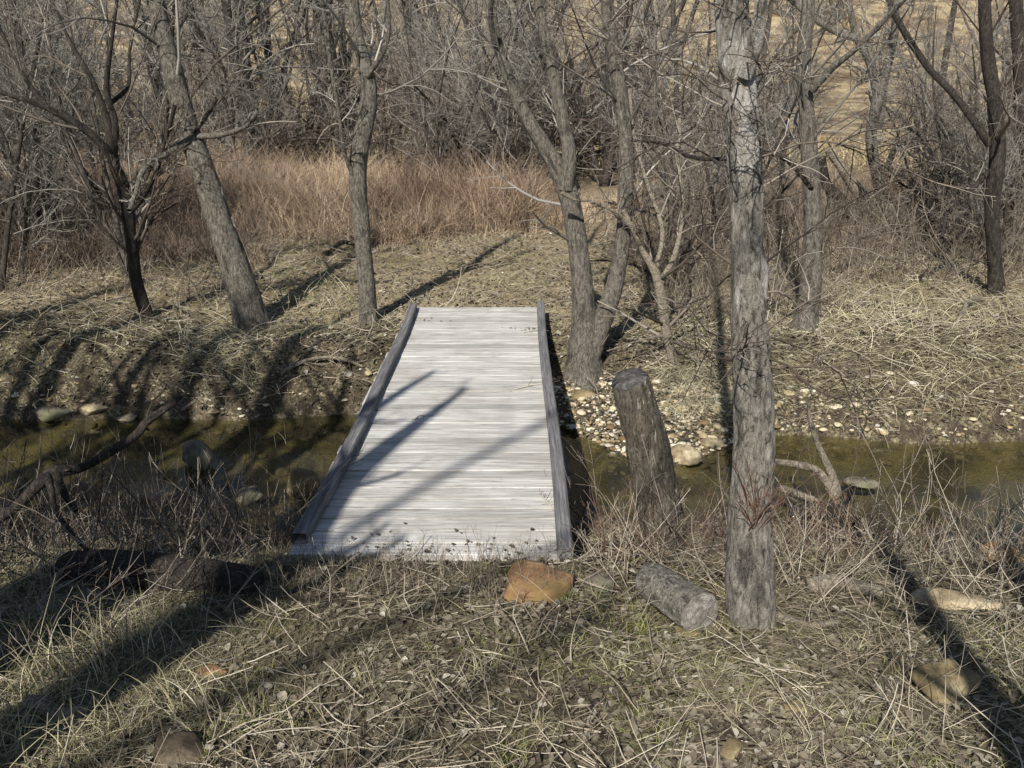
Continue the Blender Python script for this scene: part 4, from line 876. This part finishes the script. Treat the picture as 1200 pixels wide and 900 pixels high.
wood_piece('fallen_branch', 'bare forked branch reaching up over the creek at the left edge', [
    limb(3.95, [(-20, 618, 6), (15, 597, 5.5), (45, 568, 6.5), (64, 553, 7), (95, 548, 5), (130, 529, 5), (160, 509, 4.8), (172, 494, 4.6), (195, 478, 3.6), (217, 461, 2)], .25),
    limb(3.95, [(55, 557, 4.5), (60, 575, 3.5), (66, 600, 3), (85, 625, 2.4), (110, 655, 2)], -.25), limb(3.97, [(66, 555, 4.5), (72, 572, 4.5), (88, 597, 3.5)], -.12),
    limb(4.15, [(165, 500, 2), (173, 503, 1.6), (176, 504, 1)], 0)], M_barkdark, lev=TW[:1], seed=201)
q = G(215, 712); zc = q[2]
wood_piece('rotten_log', 'dark rotten log lying in the shade of the left foreground', [[[-2.15, 3.62, .02+gz(-2.15, 3.62), .085], [-1.8, 3.52, .05+gz(-1.8, 3.52), .09], [-1.45, 3.45, .05+gz(-1.45, 3.45), .085], [-1.18, 3.42, .03+gz(-1.18, 3.42), .07]]], M_rotlog, 'log', 32, .025, seed=211)
def ground_piece(name, label, px0, py0, px1, py1, rpx, mat, cat='branch', lev=None, seed=0, lift=.4, mid=None, sides=16, ridge=.006, arch=0.):
    a = G(px0, py0); b = G(px1, py1); pts = []
    for t_ in np.linspace(0, 1, 6):
        x_, y_ = (a*(1-t_)+b*t_)[:2]; r_ = rpx*mpp(y_, (py0+py1)/2)*(1-.3*t_)*(1+.12*math.sin(t_*9+seed)); off = .03*math.sin(t_*5+seed)
        pts.append([x_, y_+off, gz(x_, y_)+r_*lift+arch*math.sin(t_*PI), r_])
    return wood_piece(name, label, [pts], mat, cat, sides, ridge, lev, M_twigpale, seed)
ground_piece('weathered_log', 'short bleached piece of wood in the bottom left grass', 30, 840, 102, 836, 9, M_driftwood, 'log', seed=221, lift=.9)
ground_piece('weathered_log', 'tan bleached log lying behind the cut log, right of the big dead tree', 945, 690, 1030, 700, 10, M_driftwood, 'log', seed=231, lift=.9)
ground_piece('fallen_branch', 'thin grey branch lying by the foot of the big dead tree', 912, 728, 985, 734, 5, M_driftwood, seed=241)
ground_piece('fallen_branch', 'short dark stick on the bare path in the foreground', 690, 836, 718, 822, 4, M_barkdark, seed=251)
ground_piece('fallen_branch', 'slim bleached branch below the creek edge on the right', 930, 640, 1060, 640, 4.5, M_driftwood, lev=TW, seed=261, arch=.06)
ground_piece('fallen_branch', 'pale branched deadfall on the far bank left of the footbridge', 330, 440, 425, 430, 2.4, M_driftwood, lev=[dict(n=9, tr=(.1, .98), ang=(20, 60), lr=.6, K=5, wander=.15, up=0, rr=.6, minr=.004), dict(n=4, tr=(.2, 1), ang=(30, 60), lr=.5, K=4, wander=.15, up=0, rr=.6, minr=.003)], seed=271, arch=.12)
ground_piece('fallen_branch', 'pale thin branch lying down the far bank above the water', 215, 480, 245, 462, 2, M_driftwood, lev=TW, seed=281)
wood_piece('driftwood', 'forked bleached driftwood standing at the creek edge right of the big dead tree', [
    limb(5.15, [(978, 602, 5), (980, 580, 6), (974, 555, 4.5), (960, 525, 3.5), (950, 495, 2.6), (947, 474, 1.6)], .1),
    limb(5.15, [(980, 582, 5), (958, 552, 4.5), (925, 543, 3.8), (890, 540, 3)], .15), limb(5.1, [(985, 608, 6), (950, 585, 4.5), (915, 572, 4)], 0)], M_driftwood, seed=291)
wood_piece('root_clump', 'knotted root clump under the bleached driftwood', [limb(5.0, [(925, 605, 6), (950, 598, 9), (975, 600, 10), (1000, 612, 6), (1020, 628, 3)], -.1), limb(5.0, [(960, 600, 7), (965, 618, 6), (955, 640, 4)], -.15), limb(5.0, [(985, 600, 6), (992, 585, 4), (1000, 572, 2)], .1)],
    M_rotlog, 'root', lev=[dict(n=14, tr=(.05, .98), ang=(30, 80), lr=.5, K=6, wander=.25, up=0, rr=.4, minr=.003), dict(n=5, tr=(.2, 1), ang=(30, 60), lr=.5, K=4, wander=.2, up=0, rr=.5, minr=.002)], twm=M_redtwig, seed=301)
Yb = G(1000, 275)[1]
wood_piece('dead_log', 'dark fallen trunk slanting down behind the straight trunk', [limb(Yb, [(962, 185, 5), (968, 215, 6), (985, 235, 7), (1008, 258, 7)], 0)], M_barkdark, 'log', lev=TW, seed=311)
wood_piece('dead_log', 'pale broken fallen trunk leaning against the curved tree', [limb(Yb+.3, [(970, 175, 4), (985, 195, 5), (1000, 217, 6.5), (1020, 240, 8), (1045, 262, 9)], 0)], M_driftwood, 'log', lev=TW, seed=321)
for i, (a, b, c, d, l) in enumerate(((990, 300, 1075, 325, 'grey fallen branch on the bank below the curved tree'), (1000, 268, 1095, 282, 'long thin fallen branch right of the curved tree base'),
                                     (1120, 380, 1150, 352, 'dark stick on the bank below the crooked tree'), (735, 290, 760, 300, 'short dark branch on the ground left of the dead sapling'),
                                     (905, 255, 938, 285, 'dark branch lying behind the big dead tree'), (380, 300, 415, 288, 'dark branch on the clearing left of the slender tree'))):
    ground_piece('fallen_branch', l, a, b, c, d, 3, M_barkdark if i % 2 else M_driftwood, lev=TW, seed=331+7*i, arch=.1)
# brush reaching in from left of the big dead tree (its dead lower boughs)
Yd = G(880, 728)[1]
wood_piece('hanging_bough', 'long dead bough sagging across behind the big dead tree', [limb(6.6, [(742, 165, 1.2), (775, 168, 1.8), (810, 184, 2.4), (850, 186, 2.4), (895, 179, 2.7), (925, 190, 2.8), (950, 220, 2.8)], .5)], M_barkdark, lev=[dict(n=14, tr=(.1, .98), ang=(30, 80), lr=.35, K=6, wander=.2, up=0, rr=.4, minr=.004), dict(n=5, tr=(.2, 1), ang=(30, 60), lr=.5, K=4, wander=.2, up=0, rr=.5, minr=.003)], seed=401)
# suckers at the trunk, rooted on the big dead tree's lower trunk
c0 = on_y(885, 615, Yd-.06); n_ = 26
root = thing('sucker_shoots', 'spray of thin reddish shoots against the trunk of the big dead tree', 'shoots', c0); m = MB()
d = rng.normal(0, .45, (n_, 3)); d[:, 1] = -np.abs(d[:, 1])*.5; d[:, 2] = 1; P = grow(c0+rng.normal(0, .02, (n_, 3)), d, rng.uniform(.12, .32, n_), 6, .08, .04)
Rr = np.linspace(.003, .0012, 6)[None]*np.ones((n_, 1)); tubes(m, P, Rr, 4); P2, R2 = branch(P, Rr, 3, (.3, 1), (20, 50), .45, 4, .1, .03, .7, .0012); tubes(m, P2, R2, 3); m.part('shoots', M_redtwig, root)
# green tufts and twigs one can point to
def green_tuft(px, py, n_, L, label):
    p = G(px, py); m = MB(); tuft(m, p[0], p[1], n_, L, .015, .4, 1.45, .003, .9, .5); o = link('grass_tuft', m.mesh('grass_tuft', M_green, p), loc=p); tag(o, label, 'grass tuft')
green_tuft(752, 742, 60, .11, 'bright green grass tuft in front of the cut log')
green_tuft(660, 706, 50, .09, 'green grass tuft beside the orange boulder')
green_tuft(285, 858, 30, .08, 'small green tuft in the shaded left foreground')
green_tuft(318, 745, 34, .09, 'thin green tuft left of the path in the foreground')
green_tuft(502, 762, 30, .05, 'low green weed in the middle of the foreground')
green_tuft(590, 672, 40, .06, 'green tuft under the end of the deck left of the orange boulder')
def deck_twig(px, py, ang, L, label, seed):
    p = on_z(px, py, .012); a = np.array([math.cos(ang), math.sin(ang), 0])
    wood_piece('twig', label, [[[*(p-a*L/2), .004], [*(p+np.array([.0, .01, .006])), .0035], [*(p+a*L/2), .002]]], M_twigpale, 'twig', 6, .001, [dict(n=5, tr=(.3, .95), ang=(30, 60), lr=.4, K=4, wander=.1, up=0, rr=.7, minr=.0016)], M_twig, seed)
deck_twig(625, 452, .5, .3, 'forked twig lying on the deck by the right kerb rail', 501)
deck_twig(491, 489, 1.0, .09, 'small broken twig on the middle of the deck', 503)
deck_twig(640, 588, 1.9, .18, 'weed stem on the deck near the right front corner', 505)
deck_twig(628, 388, .2, .22, 'scrap of brown leaf litter twig at the far right of the deck', 507)
mb = MB()
for px, py, s, n_ in ((615, 385, .16, 26), (490, 375, .1, 14), (500, 640, .3, 40), (455, 650, .2, 20), (620, 652, .2, 20)):
    p = on_z(px, py, .008); leaves(mb, p+np.stack([rng.normal(0, s, n_), rng.normal(0, s*.3, n_), rng.uniform(0, .004, n_)], 1), rng.uniform(.012, .03, n_), rng.uniform(0, .6, n_), tilt=.3)
link('deck_litter', mb.mesh('deck_litter', M_leaf), kind='stuff')

# ------------------------------------------------------------------ light, sky, camera
EL, AZ = R(40), R(17.5)                     # shadows run away from the viewer, a little to the right
d = np.array([math.sin(AZ)*math.cos(EL), math.cos(AZ)*math.cos(EL), -math.sin(EL)])
sun = bpy.data.lights.new('sun', 'SUN'); sun.energy = 4.6; sun.angle = R(.53); sun.color = (1, .96, .90)
so = bpy.data.objects.new('sun', sun); COL.objects.link(so)
import mathutils
so.rotation_euler = mathutils.Vector(d).to_track_quat('-Z', 'Y').to_euler(); so.location = (0, -10, 20)
w = bpy.data.worlds.new('World'); SC.world = w; w.use_nodes = True; nt = w.node_tree
bg = nt.nodes['Background']; sky = nt.nodes.new('ShaderNodeTexSky'); sky.sky_type = 'NISHITA'; sky.sun_disc = False
sky.sun_elevation = EL; sky.sun_rotation = math.atan2(-d[0], -d[1]) % (2*PI); sky.air_density = 1.0; sky.dust_density = .6; sky.ozone_density = 1.5
nt.links.new(sky.outputs[0], bg.inputs[0]); bg.inputs[1].default_value = .07
cam = bpy.data.cameras.new('camera'); co = bpy.data.objects.new('camera', cam); COL.objects.link(co); SC.camera = co
cam.sensor_width = 36; cam.lens = 30; cam.clip_end = 2000; cam.clip_start = .05
co.location = (0, 0, CAMZ); co.rotation_euler = (PI/2-PITCH, 0, 0)
vs = SC.view_settings; vs.view_transform = 'Standard'; vs.look = 'None'; vs.exposure = .4; vs.gamma = 1
SC.render.engine = 'CYCLES'; SC.cycles.max_bounces = 6; SC.cycles.transparent_max_bounces = 12; SC.cycles.use_denoising = True
